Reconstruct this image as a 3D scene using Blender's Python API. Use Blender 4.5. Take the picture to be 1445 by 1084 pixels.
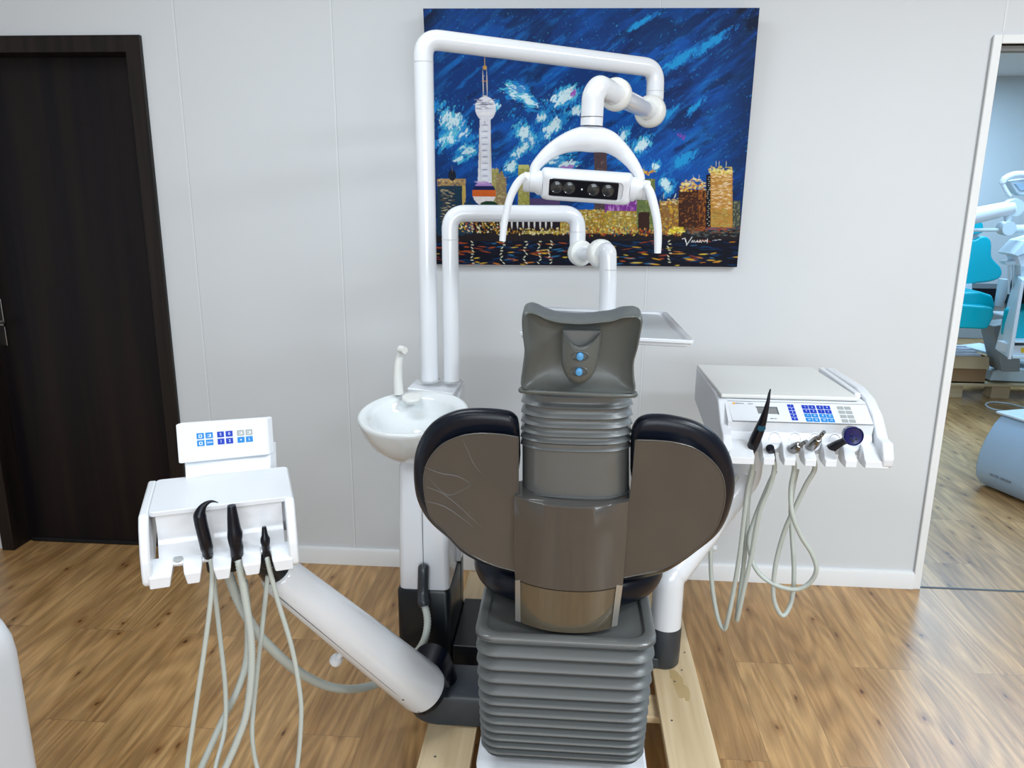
import bpy, bmesh, math, random
import numpy as np
from mathutils import Vector, Matrix
from math import radians, sin, cos, pi, tan
random.seed(7); rng = np.random.default_rng(7)
for o in list(bpy.data.objects): bpy.data.objects.remove(o)
sc = bpy.context.scene; COL = sc.collection

# ------------------------------------------------------------------ camera
F = 1086.0; CX, CY = 722.5, 542.0; H = 1.53
YAW, PITCH, ROLL = 4.2, 14.0, 0.46
R3 = (Matrix.Rotation(radians(YAW), 3, 'Z') @ Matrix.Rotation(radians(90-PITCH), 3, 'X') @ Matrix.Rotation(radians(ROLL), 3, 'Z'))
cd = bpy.data.cameras.new('camera'); cam = bpy.data.objects.new('camera', cd); COL.objects.link(cam)
cam.matrix_world = Matrix.Translation((0, 0, H)) @ R3.to_4x4()
cd.sensor_fit = 'HORIZONTAL'; cd.sensor_width = 36.0; cd.lens = 36.0*F/1445.0; cd.clip_start = 0.05; cd.clip_end = 60
sc.camera = cam
# ------------------------------------------------------------------ world, view, lamps
w = bpy.data.worlds.new('world'); sc.world = w; w.use_nodes = True
w.node_tree.nodes['Background'].inputs[0].default_value = (.8, .88, 1, 1); w.node_tree.nodes['Background'].inputs[1].default_value = .5
sc.view_settings.view_transform = 'Standard'; sc.view_settings.look = 'None'; sc.view_settings.gamma = 1.0
sc.view_settings.use_curve_mapping = False; sc.view_settings.exposure = 0.0
def area(name, loc, sx, sy, power, col, rot=(0, 0, 0)):
    l = bpy.data.lights.new(name, 'AREA'); l.shape = 'RECTANGLE'; l.size = sx; l.size_y = sy; l.energy = power; l.color = col
    o = bpy.data.objects.new(name, l); COL.objects.link(o); o.location = loc; o.rotation_euler = rot; return o
LC = (.84, .935, 1.0)
area('ceiling_panel_lamp', (-1.0, 1.45, 2.76), 1.2, .3, 22, LC)
area('ceiling_panel_lamp', (1.9, .9, 2.76), 1.2, .4, 56, LC)
area('ceiling_panel_lamp', (-1.0, -.9, 2.76), 1.2, .5, 24, LC)
area('ceiling_panel_lamp', (2.1, -.6, 2.76), 1.2, .5, 74, LC)
area('front_fill_light', (.6, -3.5, 1.55), 3.6, 1.5, 108, (.86, .94, 1.0), (radians(90), 0, 0))  # added fill behind the camera, no window there; brightens surfaces facing the viewer
area('far_room_lamp', (3.2, 5.0, 2.75), 1.6, 1.6, 92, (.46, .72, 1.0))
area('far_room_lamp', (3.6, 7.6, 2.75), 1.6, 1.2, 105, (.46, .74, 1.0))

# ------------------------------------------------------------------ view geometry helpers: a measured point at its own distance
def ray(px, py): return R3 @ Vector(((px-CX)/F, -(py-CY)/F, -1.0))
def at(px, py, Y):
    d = ray(px, py); return Vector((0, 0, H)) + d*(Y/d.y)
def atz(px, py, Z):
    d = ray(px, py); return Vector((0, 0, H)) + d*((Z-H)/d.z)
def atl(px, py, Y0, Z0, k):            # on the leaning plane Y = Y0 + (Z0-z)*k
    d = ray(px, py); t = (Y0+k*(Z0-H))/(d.y+k*d.z); return Vector((0, 0, H)) + d*t

# ------------------------------------------------------------------ materials
def mat(name, col, rough=.5, metal=0, coat=0, spec=.5, bump=0, bscale=200, trans=0, var=0):
    m = bpy.data.materials.new(name); m.use_nodes = True; nt = m.node_tree; b = nt.nodes['Principled BSDF']
    b.inputs['Base Color'].default_value = (*col, 1); b.inputs['Roughness'].default_value = rough; b.inputs['Metallic'].default_value = metal
    b.inputs['Coat Weight'].default_value = coat; b.inputs['Coat Roughness'].default_value = .06; b.inputs['Specular IOR Level'].default_value = spec
    b.inputs['Transmission Weight'].default_value = trans
    tc = nt.nodes.new('ShaderNodeTexCoord')
    if bump:
        n = nt.nodes.new('ShaderNodeTexNoise'); n.inputs['Scale'].default_value = bscale; n.inputs['Detail'].default_value = 4
        nt.links.new(tc.outputs['Object'], n.inputs['Vector'])
        bp = nt.nodes.new('ShaderNodeBump'); bp.inputs['Strength'].default_value = bump; bp.inputs['Distance'].default_value = .002
        nt.links.new(n.outputs['Fac'], bp.inputs['Height']); nt.links.new(bp.outputs['Normal'], b.inputs['Normal'])
    if var:
        n = nt.nodes.new('ShaderNodeTexNoise'); n.inputs['Scale'].default_value = 2.2; n.inputs['Detail'].default_value = 5
        nt.links.new(tc.outputs['Object'], n.inputs['Vector'])
        mx = nt.nodes.new('ShaderNodeMix'); mx.data_type = 'RGBA'
        mx.inputs[6].default_value = (*[c*(1-var) for c in col], 1); mx.inputs[7].default_value = (*[min(1, c*(1+var)) for c in col], 1)
        nt.links.new(n.outputs['Fac'], mx.inputs[0]); nt.links.new(mx.outputs[2], b.inputs['Base Color'])
    return m
M = {}
M['wall'] = mat('painted_wall', (.63, .66, .69), .55, var=.03, bump=.05, bscale=60)
M['seam'] = mat('panel_seam', (.70, .73, .76), .5)
M['seamd'] = mat('panel_gap', (.50, .52, .53), .6)
M['ceil'] = mat('ceiling_paint', (.80, .81, .82), .8)
M['trim'] = mat('trim_white', (.78, .80, .82), .35)
M['white'] = mat('gloss_white_plastic', (.73, .76, .81), .16, coat=.4)
M['white2'] = mat('satin_white_plastic', (.69, .72, .77), .35)
M['cream'] = mat('cream_plastic', (.70, .71, .69), .3)
M['ceramic'] = mat('white_ceramic', (.68, .72, .74), .07, coat=.6)
M['shell'] = mat('gloss_grey_shell', (.070, .068, .066), .14, coat=.5, metal=.1, var=.08)
M['shell2'] = mat('gloss_bronze_shell', (.115, .098, .068), .10, coat=.8, metal=.25, var=.1)
M['greyp'] = mat('grey_plate', (.115, .12, .12), .24, bump=.04, bscale=300)
M['rubber'] = mat('grey_rubber', (.112, .122, .126), .36, bump=.06, bscale=260)
M['head'] = mat('grey_headrest', (.085, .094, .091), .36, bump=.05, bscale=300)
M['leather'] = mat('black_upholstery', (.0025, .005, .012), .30, spec=.32, bump=.05, bscale=400)
M['dark'] = mat('dark_plastic', (.006, .009, .013), .3, spec=.4)
M['dgrey'] = mat('charcoal_plastic', (.030, .038, .048), .33)
M['black'] = mat('black_rubber', (.002, .003, .008), .28, spec=.35)
M['hose'] = mat('pale_grey_hose', (.46, .50, .47), .4)
M['chrome'] = mat('polished_metal', (.72, .72, .72), .13, metal=1)
M['steel'] = mat('brushed_metal', (.26, .255, .25), .24, metal=1)
M['line'] = mat('seam_line', (.06, .07, .08), .6)
M['screen'] = mat('grey_screen', (.20, .21, .22), .15)
M['bdark'] = mat('dark_blue_key', (.002, .035, .42), .4, spec=.3)
M['blight'] = mat('light_blue_key', (.008, .21, .58), .4, spec=.3)
M['kgrey'] = mat('grey_key', (.34, .36, .36), .4)
M['ink'] = mat('white_ink', (.80, .88, .95), .5)
M['inkd'] = mat('grey_ink', (.22, .24, .26), .5)
M['orange'] = mat('orange_ink', (.80, .42, .10), .5)
M['navy'] = mat('navy_plastic', (.001, .004, .09), .2, coat=.3)
M['bbtn'] = mat('blue_knob', (.07, .28, .55), .35)
M['spot'] = mat('petrol_spot', (.002, .045, .075), .6, spec=.2)
M['glass'] = mat('clear_lens', (.05, .055, .06), .10, metal=.3)
M['tray'] = mat('tray_white', (.70, .73, .78), .2, coat=.4)
M['trayin'] = mat('tray_pad', (.50, .54, .57), .25)
M['teal'] = mat('teal_upholstery', (.0, .42, .52), .25, bump=.1, bscale=30)
M['pblue'] = mat('pale_plastic', (.60, .70, .76), .3)
M['card'] = mat('cardboard', (.30, .18, .09), .8, var=.1)
M['paper'] = mat('paper', (.7, .74, .85), .7)
M['steelblue'] = mat('silver_blue_cover', (.33, .45, .58), .25, coat=.3)
M['bench'] = mat('grey_bench', (.30, .32, .33), .6)
M['yellow'] = mat('yellow_sticker', (.8, .5, .02), .5)
M['stain'] = mat('brown_stain', (.30, .17, .06), .6)
M['red'] = mat('red_stain', (.16, .03, .05), .6)

def wood(name, dark, light, axis='Z', scale=18, rough=.35, contrast=1.0, spec=.5, knots=False):
    m = bpy.data.materials.new(name); m.use_nodes = True; nt = m.node_tree; b = nt.nodes['Principled BSDF']
    b.inputs['Roughness'].default_value = rough; b.inputs['Specular IOR Level'].default_value = spec
    tc = nt.nodes.new('ShaderNodeTexCoord'); mp = nt.nodes.new('ShaderNodeMapping')
    s = {'X': (.04, 1, 1), 'Y': (1, .04, 1), 'Z': (1, 1, .04)}[axis]; mp.inputs['Scale'].default_value = s
    n = nt.nodes.new('ShaderNodeTexNoise'); n.inputs['Scale'].default_value = scale; n.inputs['Detail'].default_value = 6; n.inputs['Distortion'].default_value = .4
    cr = nt.nodes.new('ShaderNodeValToRGB'); e = cr.color_ramp.elements
    e[0].position = .5-.2/contrast; e[1].position = .5+.2/contrast; e[0].color = (*dark, 1); e[1].color = (*light, 1)
    L = nt.links.new
    L(tc.outputs['Object'], mp.inputs['Vector']); L(mp.outputs[0], n.inputs['Vector']); L(n.outputs['Fac'], cr.inputs[0])
    out = cr.outputs[0]
    if knots:
        v = nt.nodes.new('ShaderNodeTexVoronoi'); v.inputs['Scale'].default_value = 7; mp2 = nt.nodes.new('ShaderNodeMapping'); mp2.inputs['Scale'].default_value = (1, .45, 1)
        L(tc.outputs['Object'], mp2.inputs[0]); L(mp2.outputs[0], v.inputs['Vector'])
        r2 = nt.nodes.new('ShaderNodeValToRGB'); r2.color_ramp.elements[0].position = .02; r2.color_ramp.elements[1].position = .10
        r2.color_ramp.elements[0].color = (.15, .08, .04, 1); r2.color_ramp.elements[1].color = (1, 1, 1, 1)
        mx = nt.nodes.new('ShaderNodeMix'); mx.data_type = 'RGBA'; mx.blend_type = 'MULTIPLY'; mx.inputs[0].default_value = .8
        L(v.outputs['Distance'], r2.inputs[0]); L(out, mx.inputs[6]); L(r2.outputs[0], mx.inputs[7]); out = mx.outputs[2]
    L(out, b.inputs['Base Color']); return m
M['door'] = wood('dark_mahogany_veneer', (.002, .0015, .004), (.012, .0075, .007), 'Z', 16, .45, 1.0, spec=.25)
M['frame'] = wood('dark_frame_wood', (.005, .004, .004), (.018, .012, .010), 'Z', 40, .4, spec=.3)
M['pine'] = wood('raw_pine_board', (.54, .40, .23), (.72, .58, .38), 'Y', 30, .6, 1.0)
M['pinex'] = wood('raw_pine_block', (.46, .33, .19), (.64, .50, .31), 'X', 30, .6, 1.0)

def floor_mat():
    m = bpy.data.materials.new('oak_laminate'); m.use_nodes = True; nt = m.node_tree; b = nt.nodes['Principled BSDF']; L = nt.links.new; N = nt.nodes.new
    tc = N('ShaderNodeTexCoord'); mp = N('ShaderNodeMapping'); mp.inputs['Rotation'].default_value = (0, 0, radians(90)); mp.inputs['Location'].default_value = (.35, .06, 0)
    L(tc.outputs['Object'], mp.inputs[0])
    br = N('ShaderNodeTexBrick'); br.offset = .37; br.inputs['Scale'].default_value = 1; br.inputs['Brick Width'].default_value = 1.28; br.inputs['Row Height'].default_value = .192
    br.inputs['Mortar Size'].default_value = .0009; br.inputs['Mortar Smooth'].default_value = .3
    br.inputs['Color1'].default_value = (0, 0, 0, 1); br.inputs['Color2'].default_value = (1, 1, 1, 1); br.inputs['Mortar'].default_value = (.5, .5, .5, 1)
    L(mp.outputs[0], br.inputs['Vector'])
    # plank-wise shifted coordinates
    sc_ = N('ShaderNodeVectorMath'); sc_.operation = 'SCALE'; sc_.inputs['Scale'].default_value = 37.0; L(br.outputs['Color'], sc_.inputs[0])
    ad = N('ShaderNodeVectorMath'); ad.operation = 'ADD'; L(tc.outputs['Object'], ad.inputs[0]); L(sc_.outputs[0], ad.inputs[1])
    def stretched(sx, sy):
        q = N('ShaderNodeMapping'); q.inputs['Scale'].default_value = (sx, sy, 1); L(ad.outputs[0], q.inputs[0]); return q
    q1 = stretched(1, .07); n1 = N('ShaderNodeTexNoise'); n1.inputs['Scale'].default_value = 42; n1.inputs['Detail'].default_value = 7; n1.inputs['Roughness'].default_value = .65; n1.inputs['Distortion'].default_value = .9; L(q1.outputs[0], n1.inputs['Vector'])
    q2 = stretched(1, .16); n2 = N('ShaderNodeTexNoise'); n2.inputs['Scale'].default_value = 6; n2.inputs['Detail'].default_value = 3; L(q2.outputs[0], n2.inputs['Vector'])
    # cathedral grain rings
    q4 = stretched(1, .13); n4 = N('ShaderNodeTexNoise'); n4.inputs['Scale'].default_value = 5.5; n4.inputs['Detail'].default_value = 1; L(q4.outputs[0], n4.inputs['Vector'])
    mu = N('ShaderNodeMath'); mu.operation = 'MULTIPLY'; mu.inputs[1].default_value = 90; L(n4.outputs['Fac'], mu.inputs[0])
    si = N('ShaderNodeMath'); si.operation = 'SINE'; L(mu.outputs[0], si.inputs[0])
    # knots
    q3 = stretched(1, .5); vo = N('ShaderNodeTexVoronoi'); vo.voronoi_dimensions = '2D'; vo.inputs['Scale'].default_value = 4.6; L(q3.outputs[0], vo.inputs['Vector'])
    ns = N('ShaderNodeTexNoise'); ns.inputs['Scale'].default_value = 60; L(ad.outputs[0], ns.inputs['Vector'])
    ma = N('ShaderNodeMath'); ma.operation = 'MULTIPLY_ADD'; ma.inputs[1].default_value = .05; L(ns.outputs['Fac'], ma.inputs[0]); L(vo.outputs['Distance'], ma.inputs[2])
    q5 = stretched(1, .28); vo2 = N('ShaderNodeTexVoronoi'); vo2.voronoi_dimensions = '2D'; vo2.inputs['Scale'].default_value = 6.3; L(q5.outputs[0], vo2.inputs['Vector'])
    ma2 = N('ShaderNodeMath'); ma2.operation = 'MULTIPLY_ADD'; ma2.inputs[1].default_value = .05; L(ns.outputs['Fac'], ma2.inputs[0]); L(vo2.outputs['Distance'], ma2.inputs[2])
    mn = N('ShaderNodeMath'); mn.operation = 'MINIMUM'; L(ma.outputs[0], mn.inputs[0]); L(ma2.outputs[0], mn.inputs[1]); ma = mn
    kr = N('ShaderNodeValToRGB'); ke = kr.color_ramp.elements; ke[0].position = .034; ke[1].position = .135; ke[0].color = (.24, .17, .13, 1); ke[1].color = (1, 1, 1, 1)
    k2 = kr.color_ramp.elements.new(.060); k2.color = (.74, .67, .60, 1)
    L(ma.outputs[0], kr.inputs[0])
    r1 = N('ShaderNodeValToRGB'); e = r1.color_ramp.elements; e[0].position = .33; e[1].position = .66; e[0].color = (.39, .215, .080, 1); e[1].color = (.64, .395, .175, 1)
    L(n1.outputs['Fac'], r1.inputs[0])
    def mul(a, bb, f):
        x = N('ShaderNodeMix'); x.data_type = 'RGBA'; x.blend_type = 'MULTIPLY'; x.inputs[0].default_value = f; L(a, x.inputs[6]); L(bb, x.inputs[7]); return x.outputs[2]
    r2 = N('ShaderNodeValToRGB'); r2.color_ramp.elements[0].position = .36; r2.color_ramp.elements[1].position = .6; r2.color_ramp.elements[0].color = (.74, .69, .64, 1); L(n2.outputs['Fac'], r2.inputs[0])
    r3 = N('ShaderNodeMapRange'); r3.inputs[1].default_value = -1; r3.inputs[2].default_value = 1; r3.inputs[3].default_value = .70; r3.inputs[4].default_value = 1.0; L(si.outputs[0], r3.inputs[0])
    r4 = N('ShaderNodeMapRange'); r4.inputs[3].default_value = .93; r4.inputs[4].default_value = 1.03; L(br.outputs['Color'], r4.inputs[0])
    c = mul(r1.outputs[0], r2.outputs[0], .9); c = mul(c, r3.outputs[0], .8); c = mul(c, r4.outputs[0], 1); c = mul(c, kr.outputs[0], 1)
    mo = N('ShaderNodeMix'); mo.data_type = 'RGBA'; mo.inputs[7].default_value = (.19, .11, .055, 1); L(c, mo.inputs[6]); L(br.outputs['Fac'], mo.inputs[0])
    L(mo.outputs[2], b.inputs['Base Color'])
    b.inputs['Roughness'].default_value = .30; b.inputs['Specular IOR Level'].default_value = .45
    bp = N('ShaderNodeBump'); bp.inputs['Strength'].default_value = .10; bp.inputs['Distance'].default_value = .001; L(n1.outputs['Fac'], bp.inputs['Height']); L(bp.outputs[0], b.inputs['Normal'])
    return m
M['floor'] = floor_mat()

# ------------------------------------------------------------------ object helpers
def root_of(o):
    while o.parent: o = o.parent
    return o
def mk(name, bm, material, parent=None, smooth=35, bevel=0, seg=3, label=None):
    bmesh.ops.recalc_face_normals(bm, faces=bm.faces)
    if parent is not None: off = root_of(parent).location.copy()
    else:
        xs = [v.co.x for v in bm.verts]; ys = [v.co.y for v in bm.verts]; zs = [v.co.z for v in bm.verts]
        off = Vector(((min(xs)+max(xs))/2, (min(ys)+max(ys))/2, min(zs)))
    bmesh.ops.translate(bm, verts=bm.verts, vec=-off)
    me = bpy.data.meshes.new(name); bm.to_mesh(me); bm.free()
    me.materials.append(material)
    for p in me.polygons: p.use_smooth = True
    if not bevel: me.set_sharp_from_angle(angle=radians(smooth))
    o = bpy.data.objects.new(name, me); COL.objects.link(o)
    if parent is not None: o.parent = parent
    else: o.location = off
    if bevel:
        b = o.modifiers.new('bevel', 'BEVEL'); b.width = bevel; b.segments = seg; b.limit_method = 'ANGLE'; b.angle_limit = radians(30); b.harden_normals = True
    if label: o['label'] = label
    return o
def thing(name, label, cat, loc, group=None):
    o = bpy.data.objects.new(name, None); COL.objects.link(o); o.location = loc; o.empty_display_size = .1
    o['label'] = label; o['category'] = cat
    if group: o['group'] = group
    return o
def tag(o, label, cat, group=None, kind=None):
    o['label'] = label; o['category'] = cat
    if group: o['group'] = group
    if kind: o['kind'] = kind
    return o
def struct(o): o['kind'] = 'structure'; return o
def B(): return bmesh.new()
def box(bm, lo, hi, T=None):
    vs = [bm.verts.new(Vector((x, y, z)) if T is None else T @ Vector((x, y, z))) for z in (lo[2], hi[2]) for y in (lo[1], hi[1]) for x in (lo[0], hi[0])]
    for f in ((0, 2, 3, 1), (4, 5, 7, 6), (0, 1, 5, 4), (2, 6, 7, 3), (0, 4, 6, 2), (1, 3, 7, 5)): bm.faces.new([vs[i] for i in f])
    return bm
def loft(bm, rings, cap=True, closed=True, tipend=None):
    vr = [[bm.verts.new(Vector(p)) for p in r] for r in rings]; n = len(vr[0])
    for a, b in zip(vr, vr[1:]):
        for i in range(n if closed else n-1):
            j = (i+1) % n; bm.faces.new((a[i], a[j], b[j], b[i]))
    if cap:
        bm.faces.new(vr[0][::-1])
        if tipend is None: bm.faces.new(vr[-1])
    if tipend is not None:
        t = bm.verts.new(tipend); r = vr[-1]
        for i in range(n): bm.faces.new((r[i], r[(i+1) % n], t))
    return bm
def catmull(pts, n=8, closed=False):
    P = [Vector(p) for p in pts]; out = []; m = len(P)
    rngi = range(m) if closed else range(m-1)
    for i in rngi:
        g = (lambda k: P[k % m]) if closed else (lambda k: P[max(0, min(m-1, k))])
        p0, p1, p2, p3 = g(i-1), g(i), g(i+1), g(i+2)
        for k in range(n):
            t = k/n
            out.append(.5*((2*p1)+(p2-p0)*t+(2*p0-5*p1+4*p2-p3)*t*t+(3*p1-p0-3*p2+p3)*t**3))
    if not closed: out.append(P[-1])
    return out
def fillet(pts, r, n=8):
    P = [Vector(p) for p in pts]; out = [P[0]]
    for i in range(1, len(P)-1):
        a = (P[i-1]-P[i]); b = (P[i+1]-P[i]); ang = a.angle(b); d = min(r/max(tan(ang/2), .05), a.length*.48, b.length*.48)
        s = P[i]+a.normalized()*d; e = P[i]+b.normalized()*d
        for k in range(n+1):
            t = k/n; out.append(s*(1-t)**2+P[i]*2*t*(1-t)+e*t*t)
    out.append(P[-1]); return out
def tube(bm, pts, r, seg=16, cap=True, flat=1.0):
    P = [Vector(p) for p in pts]; n = len(P)
    rr = r if isinstance(r, (list, tuple)) else [r]*n
    if len(rr) != n: rr = [rr[0]+(rr[-1]-rr[0])*i/(n-1) if len(rr) == 2 else rr[min(len(rr)-1, int(i*len(rr)/n))] for i in range(n)]
    tg = [((P[min(i+1, n-1)]-P[max(i-1, 0)]).normalized()) for i in range(n)]
    up = Vector((0, 0, 1)) if abs(tg[0].z) < .9 else Vector((0, 1, 0)); u = tg[0].cross(up).normalized(); rings = []
    for i in range(n):
        u = (u-tg[i]*u.dot(tg[i])).normalized(); v = tg[i].cross(u)
        rings.append([P[i]+rr[i]*(cos(2*pi*k/seg)*u*flat+sin(2*pi*k/seg)*v) for k in range(seg)])
    return loft(bm, rings, cap)
def resample(pts, step):
    P = [Vector(p) for p in pts]; L = [0]
    for a, b in zip(P, P[1:]): L.append(L[-1]+(b-a).length)
    n = max(2, int(L[-1]/step)); out = []; j = 0
    for i in range(n+1):
        s = L[-1]*i/n
        while j < len(L)-2 and L[j+1] < s: j += 1
        t = (s-L[j])/max(L[j+1]-L[j], 1e-9); out.append(P[j].lerp(P[j+1], t))
    return out
def ribbed(bm, pts, r, step=.0045, depth=.08, seg=14):
    P = resample(catmull(pts, 10), step/2); return tube(bm, P, [r*(1 if i % 2 else 1-depth) for i in range(len(P))], seg)
def lathe(bm, prof, T, seg=36, sx=1, sy=1):
    rings = [[T @ Vector((r*cos(2*pi*k/seg)*sx, r*sin(2*pi*k/seg)*sy, z)) for k in range(seg)] for r, z in prof]
    return loft(bm, rings, True)
def prism(bm, outline, d0, d1, T):      # outline in local xy, depth local z
    return loft(bm, [[T @ Vector((x, y, d0)) for x, y in outline], [T @ Vector((x, y, d1)) for x, y in outline]])
def frame(o, ex, ez):                   # local frame: x, z given, y = z x x
    ex = Vector(ex).normalized(); ez = Vector(ez); ez = (ez-ex*ez.dot(ex)).normalized(); ey = ez.cross(ex)
    return Matrix(((ex.x, ey.x, ez.x, o[0]), (ex.y, ey.y, ez.y, o[1]), (ex.z, ey.z, ez.z, o[2]), (0, 0, 0, 1)))
def along(o, d):                        # frame whose z runs along d
    d = Vector(d).normalized(); x = d.orthogonal().normalized(); return frame(o, x, d)
def rrect(cx, cy, z, hx, hy, r, n=6):
    out = []
    for (sx, sy, a0) in ((1, 1, 0), (-1, 1, 90), (-1, -1, 180), (1, -1, 270)):
        for k in range(n+1):
            a = radians(a0+90*k/n); out.append(Vector((cx+sx*(hx-r)+r*cos(a), cy+sy*(hy-r)+r*sin(a), z)))
    return out
def dome(bm, outline, out_dir, prof, cen=None):
    c = cen if cen else sum(outline, Vector())/len(outline); D = Vector(out_dir).normalized()
    rings = [[c+(p-c)*s+D*h for p in outline] for s, h in prof]
    return loft(bm, rings, True)
def sphere(bm, c, r, sx=1, sy=1, sz=1, seg=20):
    prof = [(max(r*sin(pi*k/12), 1e-4), -r*cos(pi*k/12)) for k in range(13)]
    return lathe(bm, [(a, b*sz) for a, b in prof], Matrix.Translation(c), seg, sx, sy)
def text_bm(bm, s, T, size):
    cu = bpy.data.curves.new('t', 'FONT'); cu.body = s; cu.size = size; cu.align_x = 'CENTER'; cu.align_y = 'CENTER'; cu.extrude = .0002
    o = bpy.data.objects.new('t', cu); COL.objects.link(o)
    dg = bpy.context.evaluated_depsgraph_get(); dg.update(); me = bpy.data.meshes.new_from_object(o.evaluated_get(dg))
    me.transform(T); bm.from_mesh(me); bpy.data.objects.remove(o); bpy.data.curves.remove(cu); bpy.data.meshes.remove(me); return bm
def arc2(cx, cy, r, a0, a1, n=8, ry=None): return [(cx+r*cos(radians(a0+(a1-a0)*k/n)), cy+(ry or r)*sin(radians(a0+(a1-a0)*k/n))) for k in range(n+1)]

# ================================================================== the room
W = 2.917; T_ = .12; CZ = 2.78
def slab(name, lo, hi, m, bevel=0, parent=None): return mk(name, box(B(), lo, hi), m, parent, bevel=bevel)
struct(slab('floor', (-3.6, -3.6, -.06), (7.2, 9.2, 0), M['floor']))
struct(slab('ceiling', (-3.6, -3.6, CZ), (7.2, 9.2, CZ+.06), M['ceil']))
DX1 = at(255, 600, W).x-.055; DX0 = at(20, 770, W).x+.006; DZ = at(150, 73, W).z            # door opening
OX0 = at(1296.5, 830, W).x; OX1 = OX0+1.15; OZ = at(1430, 62, W).z            # passage opening
bm = B()
box(bm, (-3.6, W, 0), (DX0, W+T_, CZ)); box(bm, (DX0, W, DZ), (DX1, W+T_, CZ)); box(bm, (DX1, W, 0), (OX0, W+T_, CZ))
box(bm, (OX0, W, OZ), (OX1, W+T_, CZ)); box(bm, (OX1, W, 0), (7.2, W+T_, CZ))
wb = struct(mk('wall_back', bm, M['wall']))
bm = B(); 
SX = [at(243, 0, W).x, at(466, 0, W).x, at(932, 0, W).x, at(1422, 0, W).x]
for x in SX:
    box(bm, (x-.003, W-.0015, .07 if x < 1.3 else OZ+.04), (x+.003, W, CZ))
mk('panel_strip', bm, M['seam'], wb)
bm = B()
for x in [q+.0035 for q in SX[:3]]:
    box(bm, (x-.0006, W-.0008, .07), (x+.0012, W, CZ))
mk('panel_gap', bm, M['seamd'], wb)
struct(slab('wall_left', (-3.7, -3.6, 0), (-3.6, 9.2, CZ), M['wall']))
struct(slab('wall_right', (7.2, -3.6, 0), (7.3, 9.2, CZ), M['wall']))
struct(slab('wall_front', (-3.7, -3.7, 0), (7.3, -3.6, CZ), M['wall']))
struct(slab('wall_far', (-3.7, 9.2, 0), (7.3, 9.3, CZ), M['wall']))
struct(slab('wall_partition', (.9, W+T_, 0), (1.0, 9.2, CZ), M['wall']))
# baseboard
bm = B(); prof = [(W-.014, 0), (W-.014, .062), (W-.010, .071), (W, .073), (W, 0)]
loft(bm, [[(x, y, z) for y, z in prof] for x in (DX1+.06, OX0-.028)])
struct(mk('baseboard_back', bm, M['trim']))
# door 1
bm = B(); box(bm, (DX0+.004, W+.085, .003), (DX1-.004, W+.125, DZ-.004))
dr = struct(mk('door_1', bm, M['door'], bevel=.002))
bm = B(); hx = at(3, 455, W+.08); box(bm, (hx.x-.022, W+.076, hx.z-.10), (hx.x+.012, W+.085, hx.z+.10)); hp = mk('handle_plate', bm, M['steel'], dr, bevel=.004)
bm = B(); tube(bm, fillet([(hx.x-.01, W+.077, hx.z), (hx.x-.01, W+.035, hx.z), (hx.x+.045, W+.035, hx.z-.002)], .012), .008, 12); mk('handle_lever', bm, M['steel'], hp)
bm = B(); box(bm, (DX0+.02, W+.080, .003), (DX1-.02, W+.086, .020)); mk('bottom_seal', bm, M['dark'], dr)
bm = B()
box(bm, (DX0-.052, W-.015, 0), (DX0+.004, W+T_+.02, DZ+.055)); box(bm, (DX1-.004, W-.015, 0), (DX1+.055, W+T_, DZ+.055)); box(bm, (DX0, W-.015, DZ-.004), (DX1, W+T_, DZ+.055))
struct(mk('trim_1', bm, M['frame'], bevel=.003))
# passage trim
bm = B(); box(bm, (OX0-.028, W-.012, 0), (OX0, W+T_, OZ+.028)); box(bm, (OX1, W-.012, 0), (OX1+.028, W+T_, OZ+.028)); box(bm, (OX0, W-.012, OZ), (OX1, W+T_, OZ+.028))
struct(mk('trim_2', bm, M['trim'], bevel=.002))
bm = B(); box(bm, (OX0-.031, W-.0125, 0), (OX0-.028, W-.001, OZ+.02)); struct(mk('trim_3', bm, M['seamd']))
bm = B(); box(bm, (OX0, W+.0, -.001), (OX1, W+.012, .0015)); struct(mk('trim_4', bm, M['line']))
bm = B(); box(bm, (OX0, W+.03, OZ-.016), (OX1, W+.08, OZ)); struct(mk('trim_5', bm, M['bench']))

# ================================================================== painting (a flat canvas, its picture held as vertex colours)
PY0, PY1 = W-.085, W-.028
A = at(597, 12, PY0); Bq = at(1072, 11, PY0); Cq = at(1040, 377, PY1); Dq = at(614, 373, PY1)
GW, GH = 640, 490
P3 = lambda u, v: (A.lerp(Bq, u)).lerp(Dq.lerp(Cq, u), v)
zt, zb = A.z, Dq.z; kk = (PY1-PY0)/(zt-zb)
def cvp(px, py):
    p = atl(px, py, PY0, zt, kk); v = (zt-p.z)/(zt-zb); xl = A.x+(Dq.x-A.x)*v; xr = Bq.x+(Cq.x-Bq.x)*v
    return (p.x-xl)/(xr-xl)*GW, v*GH
S = GW/(475.0)
img = np.zeros((GH, GW, 3)); img[:] = (.003, .05, .22)
yy, xx = np.mgrid[0:GH, 0:GW].astype(float)
def vnoise(sx, sy, ang, oct=4, seed=0):
    r = np.random.default_rng(seed); out = np.zeros((GH, GW)); amp = 1; tot = 0
    ca, sa = cos(ang), sin(ang)
    for o in range(oct):
        g = r.random((64, 64)); X = (xx*ca+yy*sa)/sx*2**o; Y = (-xx*sa+yy*ca)/sy*2**o
        xi = np.floor(X).astype(int); yi = np.floor(Y).astype(int); fx = X-xi; fy = Y-yi; fx = fx*fx*(3-2*fx); fy = fy*fy*(3-2*fy)
        a = g[yi % 64, xi % 64]; b = g[yi % 64, (xi+1) % 64]; c = g[(yi+1) % 64, xi % 64]; d = g[(yi+1) % 64, (xi+1) % 64]
        out += amp*((a*(1-fx)+b*fx)*(1-fy)+(c*(1-fx)+d*fx)*fy); tot += amp; amp *= .6
    return out/tot
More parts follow.
